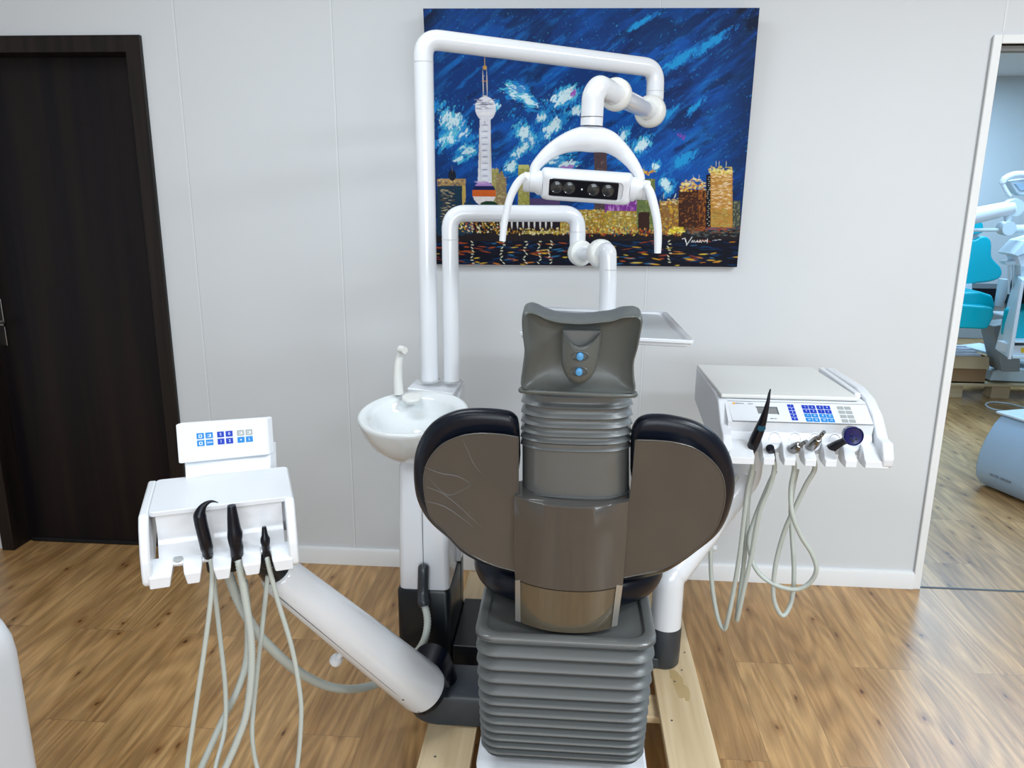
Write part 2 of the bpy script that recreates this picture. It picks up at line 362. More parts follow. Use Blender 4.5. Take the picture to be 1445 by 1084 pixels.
def mixc(mask, col): 
    global img
    m = np.clip(mask, 0, 1)[..., None]; img = img*(1-m)+np.array(col)*m
def ss(a, lo, hi): t = np.clip((a-lo)/(hi-lo), 0, 1); return t*t*(3-2*t)
n1 = vnoise(150, 38, -.6, 5, 1); n2 = vnoise(60, 10, -.65, 4, 2); n3 = vnoise(16, 4, -.8, 3, 3); n4 = vnoise(90, 30, -.5, 4, 4)
mixc(ss(n1, .38, .62), (.004, .105, .43)); mixc(ss(n2*.6+n4*.4, .50, .66)*.7, (.010, .20, .60))
mixc(ss(n4, .52, .66)*.75, (.002, .020, .10))
edge = ss(xx/GW, .82, 1.0)*.8+ss(1-yy/GH, .85, 1.0)*.5+ss(1-xx/GW, .9, 1)*.6+ss(yy/GH, .4, .8)*ss(1-xx/GW, .75, 1)*.4; mixc(edge*ss(n1+n2, .6, 1.2), (.001, .014, .055))
def cloud(px, py, rx, ry, ang, col, dens=.5, seed=0, thr=.0):
    x, y = cvp(px, py); a = radians(ang); dx = xx-x; dy = yy-y; u = (dx*cos(a)-dy*sin(a))/(rx*S); v = (dx*sin(a)+dy*cos(a))/(ry*S)
    f = np.exp(-(u*u+v*v)*1.2); t = vnoise(17, 6, -radians(ang)-.25, 3, 50+seed)*.55+vnoise(6, 2.2, -radians(ang)-.5, 2, 150+seed)*.45
    mixc(ss(f*.52+t*.95, .895-dens*.30+thr, .970-dens*.30+thr)*.92, col)
CL = [(640, 175, 22, 40, 40), (632, 195, 30, 14, 35), (660, 212, 18, 12, 10), (728, 128, 26, 14, -25), (745, 140, 26, 12, -35), (795, 136, 30, 16, 30), (812, 155, 14, 10, 30), (742, 190, 16, 30, 35), (735, 212, 26, 10, 40),
      (778, 180, 30, 13, 45), (800, 195, 22, 10, 50), (865, 145, 16, 10, -40), (780, 225, 26, 12, 10), (800, 232, 24, 10, 0), (905, 205, 22, 12, 45), (942, 160, 22, 6, 35), (880, 190, 16, 10, 60), (965, 225, 30, 10, 35), (940, 262, 12, 18, 30), (1000, 60, 40, 7, 33), (960, 82, 40, 9, 33), (980, 150, 22, 6, 40), (905, 30, 30, 5, 30), (765, 165, 14, 9, 45), (722, 235, 14, 12, 30), (700, 150, 10, 8, 40), (880, 215, 14, 10, 40), (812, 205, 16, 9, 45), (648, 225, 12, 8, 20), (925, 235, 10, 8, 50)]
for i, (px, py, rx, ry, an) in enumerate(CL):
    sub = i in (15, 17, 19, 20, 21, 22)
    cloud(px, py, rx*1.25, ry*1.2, an, (.012, .26, .62) if not sub else (.01, .18, .52), .5, i)
    cloud(px, py, rx, ry, an, (.10, .50, .68) if not sub else (.015, .33, .68), .38, i+30)
    if not sub: cloud(px, py, rx*.85, ry*.85, an, (.66, .82, .88), .27, i+60)
cloud(808, 132, 13, 8, 40, (.35, .10, .48), .12, 91); cloud(962, 192, 6, 14, 60, (.20, .08, .45), .16, 92); cloud(800, 236, 14, 6, 0, (.40, .20, .55), .3, 93)
def poly(pts, col, a=1.0):
    Q = [cvp(*p) for p in pts]; ins = np.zeros((GH, GW), bool); n = len(Q)
    y0 = max(0, int(min(q[1] for q in Q))-1); y1 = min(GH, int(max(q[1] for q in Q))+2)
    Y = yy[y0:y1]; X = xx[y0:y1]; I = np.zeros(Y.shape, bool)
    for i in range(n):
        (ax, ay), (bx, by) = Q[i], Q[(i+1) % n]
        if ay == by: continue
        I ^= ((ay > Y) != (by > Y)) & (X < (bx-ax)*(Y-ay)/(by-ay)+ax)
    ins[y0:y1] = I; m = ins[..., None]*a; 
    global img
    img = img*(1-m)+np.array(col)*m
def rect(x0, y0, x1, y1, col, a=1.0): poly([(x0, y0), (x1, y0), (x1, y1), (x0, y1)], col, a)
def ell(px, py, rx, ry, col, a=1.0, ylo=-9e9, yhi=9e9):
    x, y = cvp(px, py); m = (((xx-x)/(rx*S))**2+((yy-y)/(ry*S))**2 < 1) & (yy >= (cvp(px, ylo)[1] if ylo > 0 else -9)) & (yy <= (cvp(px, yhi)[1] if yhi < 9e8 else 9e9)); mixc(m*a, col)
def stroke(px, py, ln, th, ang, col, a=.9):
    x, y = cvp(px, py); L = ln*S/2; t = max(th*S/2, .55); R = int(L+t)+2; x0, x1 = max(0, int(x-R)), min(GW, int(x+R)); y0, y1 = max(0, int(y-R)), min(GH, int(y+R))
    if x1 <= x0 or y1 <= y0: return
    c, s = cos(radians(ang)), sin(radians(ang)); X = xx[y0:y1, x0:x1]-x; Y = yy[y0:y1, x0:x1]-y; u = (X*c-Y*s)/L; v = (X*s+Y*c)/t
    m = (np.clip(1.3*(1-(u*u+v*v)), 0, 1)*a)[..., None]; img[y0:y1, x0:x1] = img[y0:y1, x0:x1]*(1-m)+np.array(col)*m
def daub(x0, y0, x1, y1, cols, n, ln, th, ang=(0,), a=.85):
    for _ in range(n): stroke(random.uniform(x0, x1), random.uniform(y0, y1), random.uniform(.5, 1.2)*ln, random.uniform(.6, 1.3)*th, random.choice(ang)+random.uniform(-12, 12), random.choice(cols), a)
GOLD = [(.62, .36, .03), (.75, .50, .08), (.45, .22, .03), (.80, .66, .22), (.30, .14, .03), (.85, .78, .45)]
BRN = [(.25, .09, .02), (.10, .03, .015), (.40, .16, .03), (.05, .02, .01)]
# skyline
rect(596, 326, 1074, 345, (.02, .015, .02)); rect(596, 340, 1074, 380, (.003, .006, .02))
rect(617, 258, 655, 332, (.012, .05, .09)); rect(617, 252, 657, 262, (.40, .27, .12)); daub(618, 253, 656, 261, [(.5, .35, .2), (.12, .10, .12), (.7, .5, .2)], 24, 6, 4)
rect(652, 262, 657, 300, (.55, .40, .12)); daub(623, 265, 640, 325, [(.55, .48, .35), (.15, .10, .05), (.35, .28, .15), (.02, .02, .04)], 130, 9, 1.6)
ell(638, 247, 6, 8, (.01, .02, .04)); stroke(638, 238, 12, 1.2, 90, (.2, .2, .2))
rect(655, 285, 667, 330, (.01, .06, .12))
def bld(x0, y0, x1, y1, base, cols, n, ln=6, th=2, ang=(0, 90)): rect(x0, y0, x1, y1, base); daub(x0+1, y0, x1-1, y1, cols, n, ln, th, ang)
OL = [(.40, .38, .10), (.55, .50, .22), (.28, .24, .08), (.5, .42, .30)]
bld(693, 238, 704, 292, (.35, .33, .12), OL, 50); poly([(700, 300), (700, 250), (708, 240), (714, 255), (716, 300)], (.32, .24, .13)); daub(701, 250, 715, 296, OL+[(.45, .32, .2)], 60, 5, 2)
bld(731, 233, 747, 298, (.38, .38, .10), OL, 80); rect(732, 232, 746, 238, (.55, .55, .20)); rect(748, 280, 790, 300, (.10, .07, .18))
bld(838, 212, 856, 300, (.09, .06, .07), [(.25, .18, .15), (.05, .04, .06), (.16, .12, .14)], 60, 6, 1.4)
bld(788, 296, 860, 330, (.34, .23, .04), GOLD+OL, 330, 6, 2.4); bld(740, 296, 790, 330, (.32, .30, .07), OL+GOLD, 170, 6, 2.4)
bld(853, 278, 902, 300, (.22, .05, .30), [(.40, .12, .50), (.12, .02, .20), (.55, .30, .62)], 80, 9, 2, (90,)); bld(855, 298, 898, 330, (.36, .27, .05), GOLD+OL, 200, 6, 2.4)
bld(898, 252, 924, 330, (.15, .20, .07), [(.30, .34, .12), (.08, .10, .06), (.45, .42, .15)], 110, 7, 2.2); daub(902, 240, 925, 247, [(.75, .50, .05), (.8, .62, .15), (.5, .2, .03)], 22, 6, 3); rect(900, 300, 916, 330, (.05, .02, .015))
for x, h in ((908, 14), (922, 15), (736, 8), (744, 10)): stroke(x, 238, h, 1.1, 90, (.30, .42, .30))
bld(930, 284, 962, 332, (.28, .15, .05), GOLD[:3]+BRN[:1]+[(.35, .36, .15)], 150, 6, 2.6); daub(932, 280, 958, 290, [(.8, .5, .15), (.85, .75, .5), (.5, .45, .2)], 30, 5, 2.4)
stroke(936, 277, 12, 1.3, 90, (.6, .55, .45)); stroke(952, 277, 10, 1.6, 70, (.8, .75, .6))
bld(957, 268, 996, 326, (.06, .02, .012), BRN, 200, 6, 1.8, (0, 90, 30)); daub(960, 258, 994, 270, [(.75, .42, .03), (.8, .6, .1), (.5, .16, .02), (.85, .7, .3)], 70, 6, 3.2, (0, 45)); daub(966, 252, 990, 260, [(.8, .5, .08), (.85, .75, .45)], 26, 5, 2.6)
daub(985, 268, 995, 318, [(.45, .16, .02), (.25, .08, .02)], 50, 8, 2, (90,)); stroke(986, 250, 9, 1.2, 90, (.7, .6, .4)); stroke(978, 251, 7, 1.2, 90, (.7, .6, .4))
rect(996, 246, 1004, 322, (.006, .005, .012))
for y in range(250, 320, 3): stroke(998+random.uniform(-1, 3), y, 2.4, 1.3, 20, (.75, .72, .62))
rect(1002, 242, 1033, 322, (.50, .26, .06)); daub(1004, 246, 1031, 296, [(.62, .34, .08), (.80, .58, .28), (.45, .2, .04), (.85, .72, .5)], 300, 8, 1.5, (0,)); daub(1004, 294, 1030, 320, [(.45, .34, .08), (.3, .2, .05), (.5, .4, .14)], 110, 7, 2)
daub(1001, 235, 1032, 246, [(.75, .68, .20), (.85, .72, .35), (.5, .45, .12), (.7, .45, .1)], 70, 6, 3); 
for x in (1010, 1014, 1024): stroke(x, 231, 10, 1.2, 90, (.7, .66, .5))
bld(1033, 284, 1044, 322, (.07, .09, .07), [(.2, .22, .18), (.03, .03, .03), (.35, .33, .2)], 50, 5, 1.8)
# pearl-like television tower
stroke(684, 88, 22, 1.6, 90, (.55, .38, .12)); ell(684, 95, 3, 3, (.55, .35, .1)); 
for x in (681.5, 687): stroke(x, 117, 44, 1.8, 90, (.78, .74, .66))
stroke(684, 114, 12, 1.6, 0, (.6, .3, .1)); stroke(684, 135, 9, 2, 0, (.7, .6, .5)); stroke(684, 120, 30, 1.2, 90, (.05, .05, .12))
poly([(677, 168), (692, 168), (694, 258), (674, 258)], (.70, .72, .80)); 
for i, y in enumerate(range(176, 256, 9)): stroke(684, y, 13, 1.5, 2, (.16, .17, .32)); stroke(684, y+4, 12, 2.6, 3, (.82, .82, .88))
stroke(684, 172, 5, 1.6, 90, (.06, .06, .15)); stroke(677, 215, 84, 1.3, 90, (.50, .40, .25)); stroke(692, 215, 84, 1.3, 88, (.50, .42, .28))
ell(685, 153, 15.5, 17, (.72, .73, .80)); daub(674, 140, 696, 153, [(.22, .23, .33), (.45, .46, .55), (.8, .8, .85)], 26, 16, 1.8, (0, 5)); stroke(685, 160, 24, 6, 5, (.84, .84, .86)); stroke(683, 147, 26, 2, 4, (.12, .13, .22))
ell(683, 273, 18, 18, (.80, .76, .78)); ell(683, 273, 18, 18, (.45, .28, .62), 1, 254, 262); ell(683, 273, 18.5, 18, (.012, .02, .11), 1, 262, 268); ell(683, 273, 18.5, 18, (.66, .15, .03), 1, 268, 277)
stroke(683, 280, 30, 5, 3, (.82, .78, .78)); stroke(678, 257, 22, 4, -5, (.6, .45, .7)); ell(690, 289, 14, 6, (.012, .06, .03))
# waterfront: columns, trees, lights
rect(668, 306, 790, 326, (.02, .012, .02))
for x in list(range(706, 786, 8)): stroke(x, 315, 20, 3.2, 90, (.84, .82, .80)); 
stroke(745, 306, 80, 3, 0, (.85, .82, .78)); daub(640, 312, 704, 328, GOLD+[(.45, .05, .02), (.8, .8, .7), (.05, .1, .03)], 150, 4, 2.6, (0, 60, 120))
daub(700, 322, 800, 331, GOLD+[(.85, .8, .6)], 130, 4, 2.4, (45, 90)); daub(800, 322, 960, 333, [(.5, .08, .02), (.62, .25, .03), (.03, .12, .15), (.2, .04, .03), (.7, .55, .1), (.02, .06, .12)], 210, 5, 3, (30, 90))
daub(943, 322, 965, 331, [(.8, .66, .02), (.65, .48, .02), (.85, .78, .2)], 34, 6, 4); daub(965, 322, 1043, 330, [(.25, .05, .02), (.10, .10, .06), (.40, .12, .03), (.03, .05, .06)], 100, 8, 2)
stroke(1008, 324, 70, 1.6, 2, (.45, .13, .05)); daub(970, 326, 1040, 336, [(.08, .12, .13), (.15, .15, .12), (.03, .04, .05)], 70, 8, 2)
daub(610, 341, 1042, 377, [(.004, .02, .07), (.0, .05, .14), (.002, .004, .01)], 260, 20, 2.5)
daub(612, 340, 1042, 376, [(.60, .22, .02), (.70, .40, .03), (.35, .07, .02), (.75, .55, .08), (.04, .20, .40), (.5, .1, .02)], 125, 19, 2.2)
for x in (668, 709, 742, 760, 776, 944): 
    for k in range(8): stroke(x+random.uniform(-2.5, 2.5), 341+k*4.3, 6, 2, random.choice((0, 40, -40)), (.80, .80, .60))
# signature
def scr(pts, th):
    for (a, b), (c, d) in zip(pts, pts[1:]): 
        n = int(math.hypot(c-a, d-b)/.5)+1
        for k in range(n+1): stroke(a+(c-a)*k/n, b+(d-b)*k/n, th, th, 0, (.86, .87, .88), 1)
scr([(962, 338), (966, 337), (967, 342)], 1.2); scr([(968, 347), (976, 335.5)], 1.2); scr([(967, 339), (968.5, 347)], 1.2)
scr([(975, 343), (976.5, 340), (977.5, 343), (979, 340), (980.5, 343), (983, 341), (984, 340), (983, 342.5), (986, 342.5), (988, 340.5), (987.5, 339.5), (986, 342), (989, 343), (991, 340), (993, 342.5), (995, 340), (996, 342), (998, 338), (997, 344)], .9); scr([(1005, 340.5), (1018, 339)], .7)
img = img**1.12*.92; img *= (.92+.16*vnoise(5, 2.5, -.5, 2, 99))[..., None]; img = np.clip(img, 0, 1)
verts = np.zeros((GH, GW, 3)); U = (np.arange(GW)/(GW-1)); V = (np.arange(GH)/(GH-1))
a_, b_, c_, d_ = [np.array(p) for p in (A, Bq, Cq, Dq)]
top = a_+(b_-a_)*U[:, None]; bot = d_+(c_-d_)*U[:, None]; verts = top[None]*(1-V[:, None, None])+bot[None]*V[:, None, None]
proot = thing('canvas_painting', 'large blue skyline painting on canvas hung on the white wall', 'painting', ((A.x+Bq.x)/2, W-.05, Dq.z))
verts = verts.reshape(-1, 3)-np.array(proot.location)
me = bpy.data.meshes.new('painted_surface'); nv = GW*GH; nf = (GW-1)*(GH-1)
idx = np.arange(nv).reshape(GH, GW); fc = np.stack([idx[:-1, :-1], idx[1:, :-1], idx[1:, 1:], idx[:-1, 1:]], -1).reshape(-1)
me.vertices.add(nv); me.vertices.foreach_set('co', verts.reshape(-1)); me.loops.add(nf*4); me.loops.foreach_set('vertex_index', fc.astype(np.int32))
me.polygons.add(nf); me.polygons.foreach_set('loop_start', (np.arange(nf)*4).astype(np.int32)); me.update(calc_edges=True); me.validate()
ca = me.color_attributes.new('paint', 'FLOAT_COLOR', 'POINT'); ca.data.foreach_set('color', np.concatenate([img.reshape(-1, 3), np.ones((nv, 1))], 1).reshape(-1))
m = bpy.data.materials.new('oil_paint'); m.use_nodes = True; nt = m.node_tree; b = nt.nodes['Principled BSDF']; b.inputs['Roughness'].default_value = .5; b.inputs['Specular IOR Level'].default_value = .14
an = nt.nodes.new('ShaderNodeVertexColor'); an.layer_name = 'paint'; nt.links.new(an.outputs[0], b.inputs['Base Color'])
n = nt.nodes.new('ShaderNodeTexNoise'); n.inputs['Scale'].default_value = 120; bp = nt.nodes.new('ShaderNodeBump'); bp.inputs['Strength'].default_value = .25; bp.inputs['Distance'].default_value = .002
nt.links.new(n.outputs[0], bp.inputs['Height']); nt.links.new(bp.outputs[0], b.inputs['Normal'])
me.materials.append(m); po = bpy.data.objects.new('painted_surface', me); COL.objects.link(po); po.parent = proot
bm = B(); q = [A, Bq, Cq, Dq]; off1 = Vector((0, .001, 0)); off2 = Vector((0, .026, 0)); loft(bm, [[p+off1 for p in q], [p+off2 for p in q]])
mk('canvas_edge', bm, mat('painted_canvas_edge', (.004, .012, .05), .5), proot)

# ================================================================== pallet
PZ = .145; BT = .022
pal = thing('wooden_pallet', 'raw pine pallet carrying the grey dental chair on the floor', 'pallet', (.12, 1.9, 0))
def bx_px(y, z, px): return atz(px, y, z).x
xl0 = atz(587, 1084, PZ).x; xl1 = atz(663, 1084, PZ).x; xr0 = atz(944, 1084, PZ).x; xr1 = atz(1018, 1084, PZ).x
Y0p, Y1p = 1.22, 2.62
def board(x0, x1, z0, z1, y0=Y0p, y1=Y1p, m='pine'): return mk('board', box(B(), (x0, y0, z0), (x1, y1, z1)), M[m], pal, bevel=.003)
board(xl0, xl1, PZ-BT, PZ); board(xr0, xr1, PZ-BT, PZ); xm = (xl1+xr0)/2; board(xm-.06, xm+.06, PZ-BT, PZ)
for y in (1.25, 1.87, 2.50): board(xl0, xr1, PZ-2*BT, PZ-BT-.0005, y, y+.10, 'pinex')
for y in (1.25, 1.87, 2.50):
    for x in (xl0, xm-.04, xr1-.08): mk('block', box(B(), (x, y, .0225), (x+.08, y+.10, PZ-2*BT-.0005)), M['pinex'], pal, bevel=.003)
for x in (xl0, xm-.04, xr1-.08): board(x, x+.08, 0.0, .022)
for px, py in ((944, 925), (966, 921), (953, 895), (962, 946), (952, 962), (948, 1017), (614, 1068)):
    p = atz(px, py, PZ); mk('nail_head', lathe(B(), [(.003, 0), (.003, .0008)], Matrix.Translation((p.x, p.y, PZ)), 10), M['line'], pal)
rsn = mat('resin', (.50, .36, .17), .5, var=.3)
for i, (px, py, rx, ry) in enumerate(((958, 968, .014, .070), (968, 978, .009, .045), (951, 952, .013, .025))):
    p = atz(px, py, PZ); mk('resin_stain', loft(B(), [[Vector((p.x+rx*cos(a)*(1+.25*sin(3*a+i)), p.y+ry*sin(a)*(1+.2*cos(2*a)), PZ+h)) for a in [2*pi*k/26 for k in range(26)]] for h in (0, .0003+.0002*i)]), rsn, pal)
bm = B()
for k in range(5):
    p = atz(650+k*4, 962-k, PZ); box(bm, (-.003, -.04, 0), (.003, .04, .0004), Matrix.Translation((p.x, p.y, PZ)) @ Matrix.Rotation(-.35, 4, 'Z'))
mk('red_scuff', bm, M['red'], pal)

# ================================================================== dental chair
ch = thing('dental_chair', 'grey dental chair with black cushions seen from behind on the pallet', 'dental chair', (.12, 1.7, PZ))
ex = Vector((0, -1, 0))
# base plate, lug and white foot
bc = atl(797, 912, 1.44, .595, .15); CXB = bc.x
zf = .26
bm = B(); loft(bm, [rrect(CXB, 1.75, z, .192+d, .262+d, .04) for z, d in ((.165, 0), (.166, .006), (.235, .006), (.24, 0))]); mk('foot', bm, M['white'], ch)
pc = atz(612, 1000, .235); lx = pc.x; ly = 1.86
bm = B()
for zz in [[(PZ+.001, -.006), (PZ+.008, 0), (.222, 0), (.232, -.004), (.237, -.014)]]:
    rings = []
    for z, d in zz:
        r = .078+d; ring = []
        for k in range(13): a = radians(90+180*k/12); ring.append(Vector((lx+r*1.1*cos(a), 1.83+r*sin(a), z)))
        ring += [Vector((CXB-.17, 1.83-r, z)), Vector((CXB-.17, 1.83+r, z))]
        rings.append(ring)
    loft(bm, rings)
mk('base_lug', bm, M['dgrey'], ch)
bm = B(); box(bm, (at(637, 900, 2.0).x, 2.005, PZ+.001), (CXB+.0, 2.28, .228)); mk('base_bracket', bm, M['dark'], ch, bevel=.006)
bm = B(); box(bm, (CXB-.15, 1.55, PZ+.001), (CXB+.15, 2.35, .163)); mk('base_plate', bm, M['dark'], ch, bevel=.004)
# bellows
ys = [912, 932, 951, 969, 987, 1001, 1015, 1028, 1040, 1051, 1061, 1070]
rings = []; HX = .1935
def bell(y, dz=0): 
    p = atl(797, y, 1.435, .595, .15); return p
zprev = None
for i, y in enumerate(ys):
    p = bell(y); z = p.z; yf = p.y; nx = bell(ys[i+1]).z if i < len(ys)-1 else z-.02
    g = z-nx; hxs = HX - .0006*i
    # ridge lip then concave valley
    for (dz, ins) in ((.0025, .0012), (0, 0), (-.0022, .0010), (-.0040, .006), (-.0048, .024), (-.26*g-.004, .0245), (-.52*g-.002, .0145), (-.78*g, .006)):
        if i == 0 and dz > 0: continue
        if i == len(ys)-1 and dz < -.02: continue
        zz = z+dz; yfr = 1.435+(.595-zz)*.15+ins; yb = 1.97-ins
        rings.append(rrect(CXB, (yfr+yb)/2, zz, hxs-ins, (yb-yfr)/2, .045))
rings.sort(key=lambda r: -r[0].z)
bm = B(); loft(bm, rings); mk('bellows', bm, M['rubber'], ch, smooth=50)
zr = bell(912).z
# top rim tray of the bellows
bm = B(); yc = (1.435+1.97)/2; hy = (1.97-1.435)/2
loft(bm, [rrect(CXB, yc, zr+dz, HX-ins, hy-ins, .045-ins*.3) for dz, ins in ((-.004, .002), (.006, 0), (.010, .003), (.0115, .008), (.0115, .021), (.0105, .023), (.005, .0245), (.004, .026), (.004, .05))])
mk('bellows_cover', bm, M['greyp'], ch, smooth=50)
# seat
sp = at(800, 830, 1.62)
sx0 = at(668, 815, 1.66).x; sx1 = at(936, 825, 1.66).x; scx = (sx0+sx1)/2; shx = (sx1-sx0)/2; sz = .678
bm = B(); loft(bm, [rrect(scx, 1.83, sz+dz, shx-i, .31-i, .17-i*.6, 12) for dz, i in ((-.040, .05), (-.038, .02), (-.028, .006), (-.012, 0), (.012, 0), (.028, .008), (.036, .025), (.038, .06))])
mk('seat', bm, M['leather'], ch, smooth=60)
bm = B(); loft(bm, [rrect(scx, 1.83, z, .15, .2, .03) for z in (zr+.04, sz-.034)]); mk('seat_frame', bm, M['dark'], ch)
secs = []
for t in range(9):
    y = 2.08+.62*t/8; z = .67-.28*(t/8)**1.6; hx2 = .17-.02*t/8
    secs.append([Vector((scx+hx2*c_[0], y, z+.032*c_[1])) for c_ in [(cos(a)*abs(cos(a))**-.5 if abs(cos(a)) > 1e-6 else 0, sin(a)*abs(sin(a))**-.5 if abs(sin(a)) > 1e-6 else 0) for a in [2*pi*k/24+.01 for k in range(24)]]])
bm = B(); loft(bm, secs); mk('leg_rest', bm, M['leather'], ch, smooth=60)
# backrest: cushion + shells
BY, BZ, BK = 1.36, 1.15, .25
def bp_(px, py, off=0): return atl(px, py, BY+off, BZ, BK)
nb = Vector((0, -1, -BK)).normalized()
Lc = [(736, 700), (735, 640), (733, 597), (727, 583), (712, 577), (674, 574.5), (643, 578), (615, 591), (596, 612), (585, 640), (583, 671), (587, 702), (598, 726), (612, 743), (633, 761), (653, 781), (681, 796), (709, 806), (740, 812), (806, 815), (806, 705)]
Rc = [(888, 706), (889, 660), (890, 612), (896, 593), (908, 584.5), (927, 582.5), (951, 585), (982, 593), (1010, 610), (1027, 633), (1036, 660), (1038, 685), (1034, 709), (1024, 737), (1009, 758), (984, 778), (958, 797), (930, 811), (880, 820), (806, 815), (806, 705)]
bm = B()
for Q, c in ((Lc, (684, 700)), (Rc, (930, 710))):
    ol = catmull([bp_(x, y, .05) for x, y in Q], 5, True); cc = bp_(*c, .05)
    dome(bm, ol, Vector((0, 0, H))-cc, [(.80, -.075), (.92, -.068), (.985, -.045), (1.0, -.018), (.995, -.004), (.98, .010), (.95, .021), (.90, .029), (.83, .033), (.74, .034)], cc)
mk('back_cushion', bm, M['leather'], ch, smooth=75)
Ls = [(731, 700), (731, 660), (731, 617), (705, 613), (674, 612), (646, 617), (622, 629), (605, 650), (598, 674), (600, 702), (608, 729.5), (629, 750), (653, 774.5), (678, 790), (705, 800.5), (727, 806), (760, 810), (760, 705)]
Rs = [(889, 706), (894, 660), (897, 621), (927, 622), (954, 625), (982, 634), (1006, 652), (1020, 674), (1023, 702), (1017, 729.5), (1006, 752), (982, 774.5), (958, 792), (927, 806), (882, 815), (850, 815), (850, 710)]
shl = None
def shell(Q, keep):
    pts = []; n = len(Q)
    for i in range(n):                   # curve the rounded side, keep the straight inner edges
        a, b = Q[i], Q[(i+1) % n]
        if i in keep: pts += [Vector((a[0], a[1])).lerp(Vector((b[0], b[1])), k/6) for k in range(6)]
        else:
            p0, p3 = Q[(i-1) % n], Q[(i+2) % n]
            if (i-1) in keep: p0 = a
            if (i+1) in keep: p3 = b
            for k in range(6):
                t = k/6; pts.append(Vector([.5*((2*a[j])+(b[j]-p0[j])*t+(2*p0[j]-5*a[j]+4*b[j]-p3[j])*t*t+(3*a[j]-p0[j]-3*b[j]+p3[j])*t**3) for j in (0, 1)]))
    wrap = lambda px: .000+.012*max(0, (abs(px-806)-90)/230)**2
    bm = B(); ys = [p.y for p in pts]; y0, y1 = min(ys)+.05, max(ys)-.05; NR, NC = 60, 30; rows = []
    for r in range(NR+1):
        y = y0+(y1-y0)*(.5-.5*cos(pi*r/NR)); xs = []
        for a, b in zip(pts, pts[1:]+pts[:1]):
            if (a.y > y) != (b.y > y): xs.append(a.x+(b.x-a.x)*(y-a.y)/(b.y-a.y))
        xl, xr = min(xs), max(xs); row = []
        for c in range(NC+1):
            x = xl+(xr-xl)*(.5-.5*cos(pi*c/NC)); row.append(bm.verts.new(bp_(x, y, wrap(x))))
        rows.append(row)
    for a, b in zip(rows, rows[1:]):
        for c in range(NC): bm.faces.new((a[c], a[c+1], b[c+1], b[c]))
    loft(bm, [[bp_(p.x, p.y, wrap(p.x)) for p in pts], [bp_(p.x, p.y, wrap(p.x)+.045) for p in pts]], cap=False)
    rim = [bp_(p.x, p.y, wrap(p.x)+.0002) for p in pts]; return bm, rim
for Q, keep, lab in ((Ls, {0, 1, 14, 15, 16, 17}, 'left grey shell with clear film wrinkles'), (Rs, {0, 1, 13, 14, 15, 16}, None)):
    bm, rim = shell(Q, keep); so = mk('back_shell', bm, M['shell'], ch, smooth=50, label=lab)
    mk('shell_rim', tube(B(), rim+rim[:2], .0016, 8), M['shell'], so, smooth=80)
# slot cheeks between the lobes
def centre(rows, off, bulge, thick, n=28, power=2.3):
    rings = []
    for (xl, yl, xr, yr, b2) in rows:
        a = bp_(xl, yl, off); c = bp_(xr, yr, off); front = []
        for k in range(n+1):
            u = k/n; s = 2*u-1; front.append(a.lerp(c, u)+nb*(bulge*b2*(1-abs(s)**power)))
        back = [c-nb*thick, a-nb*thick]; rings.append(front+back)
    return loft(B(), rings)
mk('centre_shell', centre([(726, 700, 887, 708, .75), (725.5, 702, 886.5, 710, .95), (725, 740, 885, 748, 1), (725, 790, 881, 798, 1.0), (727, 817, 879, 826, 1.0)], -.006, .026, .05), M['shell'], ch, smooth=50)
low = []
for k in range(8):
    t = k/7; low.append((727+0*t, 818.5+56*t, 879-8*t, 827.5+56*t, 1.0+.1*t))
lo_ = centre(low, -.004, .026, .045)
mk('lower_shell', lo_, M['shell2'], ch, smooth=50, label='bronze lower shell panel')
M['strip'] = mat('pale_strip', (.42, .42, .41), .3, metal=.6)
for (x0, x1, xb0, xb1) in ((727, 734, 727, 734.5), (870, 878.5, 863, 871)):
    a, b, c, d = bp_(x0, 819 if x0 < 800 else 826.5, -.0065), bp_(x1, 819 if x0 < 800 else 826.5, -.0135 if x0 < 800 else -.0065), bp_(xb1, 878 if x0 < 800 else 883, -.0135 if x0 < 800 else -.0065), bp_(xb0, 876 if x0 < 800 else 885, -.0065)
    if x0 > 800: a = bp_(x0, 826, -.0145); d = bp_(xb0, 885, -.0145)
    bm = B(); loft(bm, [[a, b, c, d], [p+Vector((0, .006, 0)) for p in (a, b, c, d)]]); mk('side_strip', bm, M['strip'], ch)
# film wrinkles on left shell
bm = B()
for pts in ([(598, 659), (622, 668), (645, 672), (664, 682)], [(600, 687), (620, 694), (640, 708), (660, 726), (683, 747)], [(598, 707), (625, 714), (650, 730), (668, 744)], [(652, 620), (660, 636), (668, 654), (679, 668)], [(603, 672), (630, 698), (655, 690), (668, 680)]):
    pp = catmull([bp_(x, y, .012*max(0, (abs(x-806)-90)/230)**2-.0002) for x, y in pts], 6); n = len(pp); tube(bm, pp, [.0003+.0010*sin(pi*i/(n-1)) for i in range(n)], 8)
mk('film_wrinkle', bm, mat('wrinkled_film', (.115, .112, .11), .4), ch)
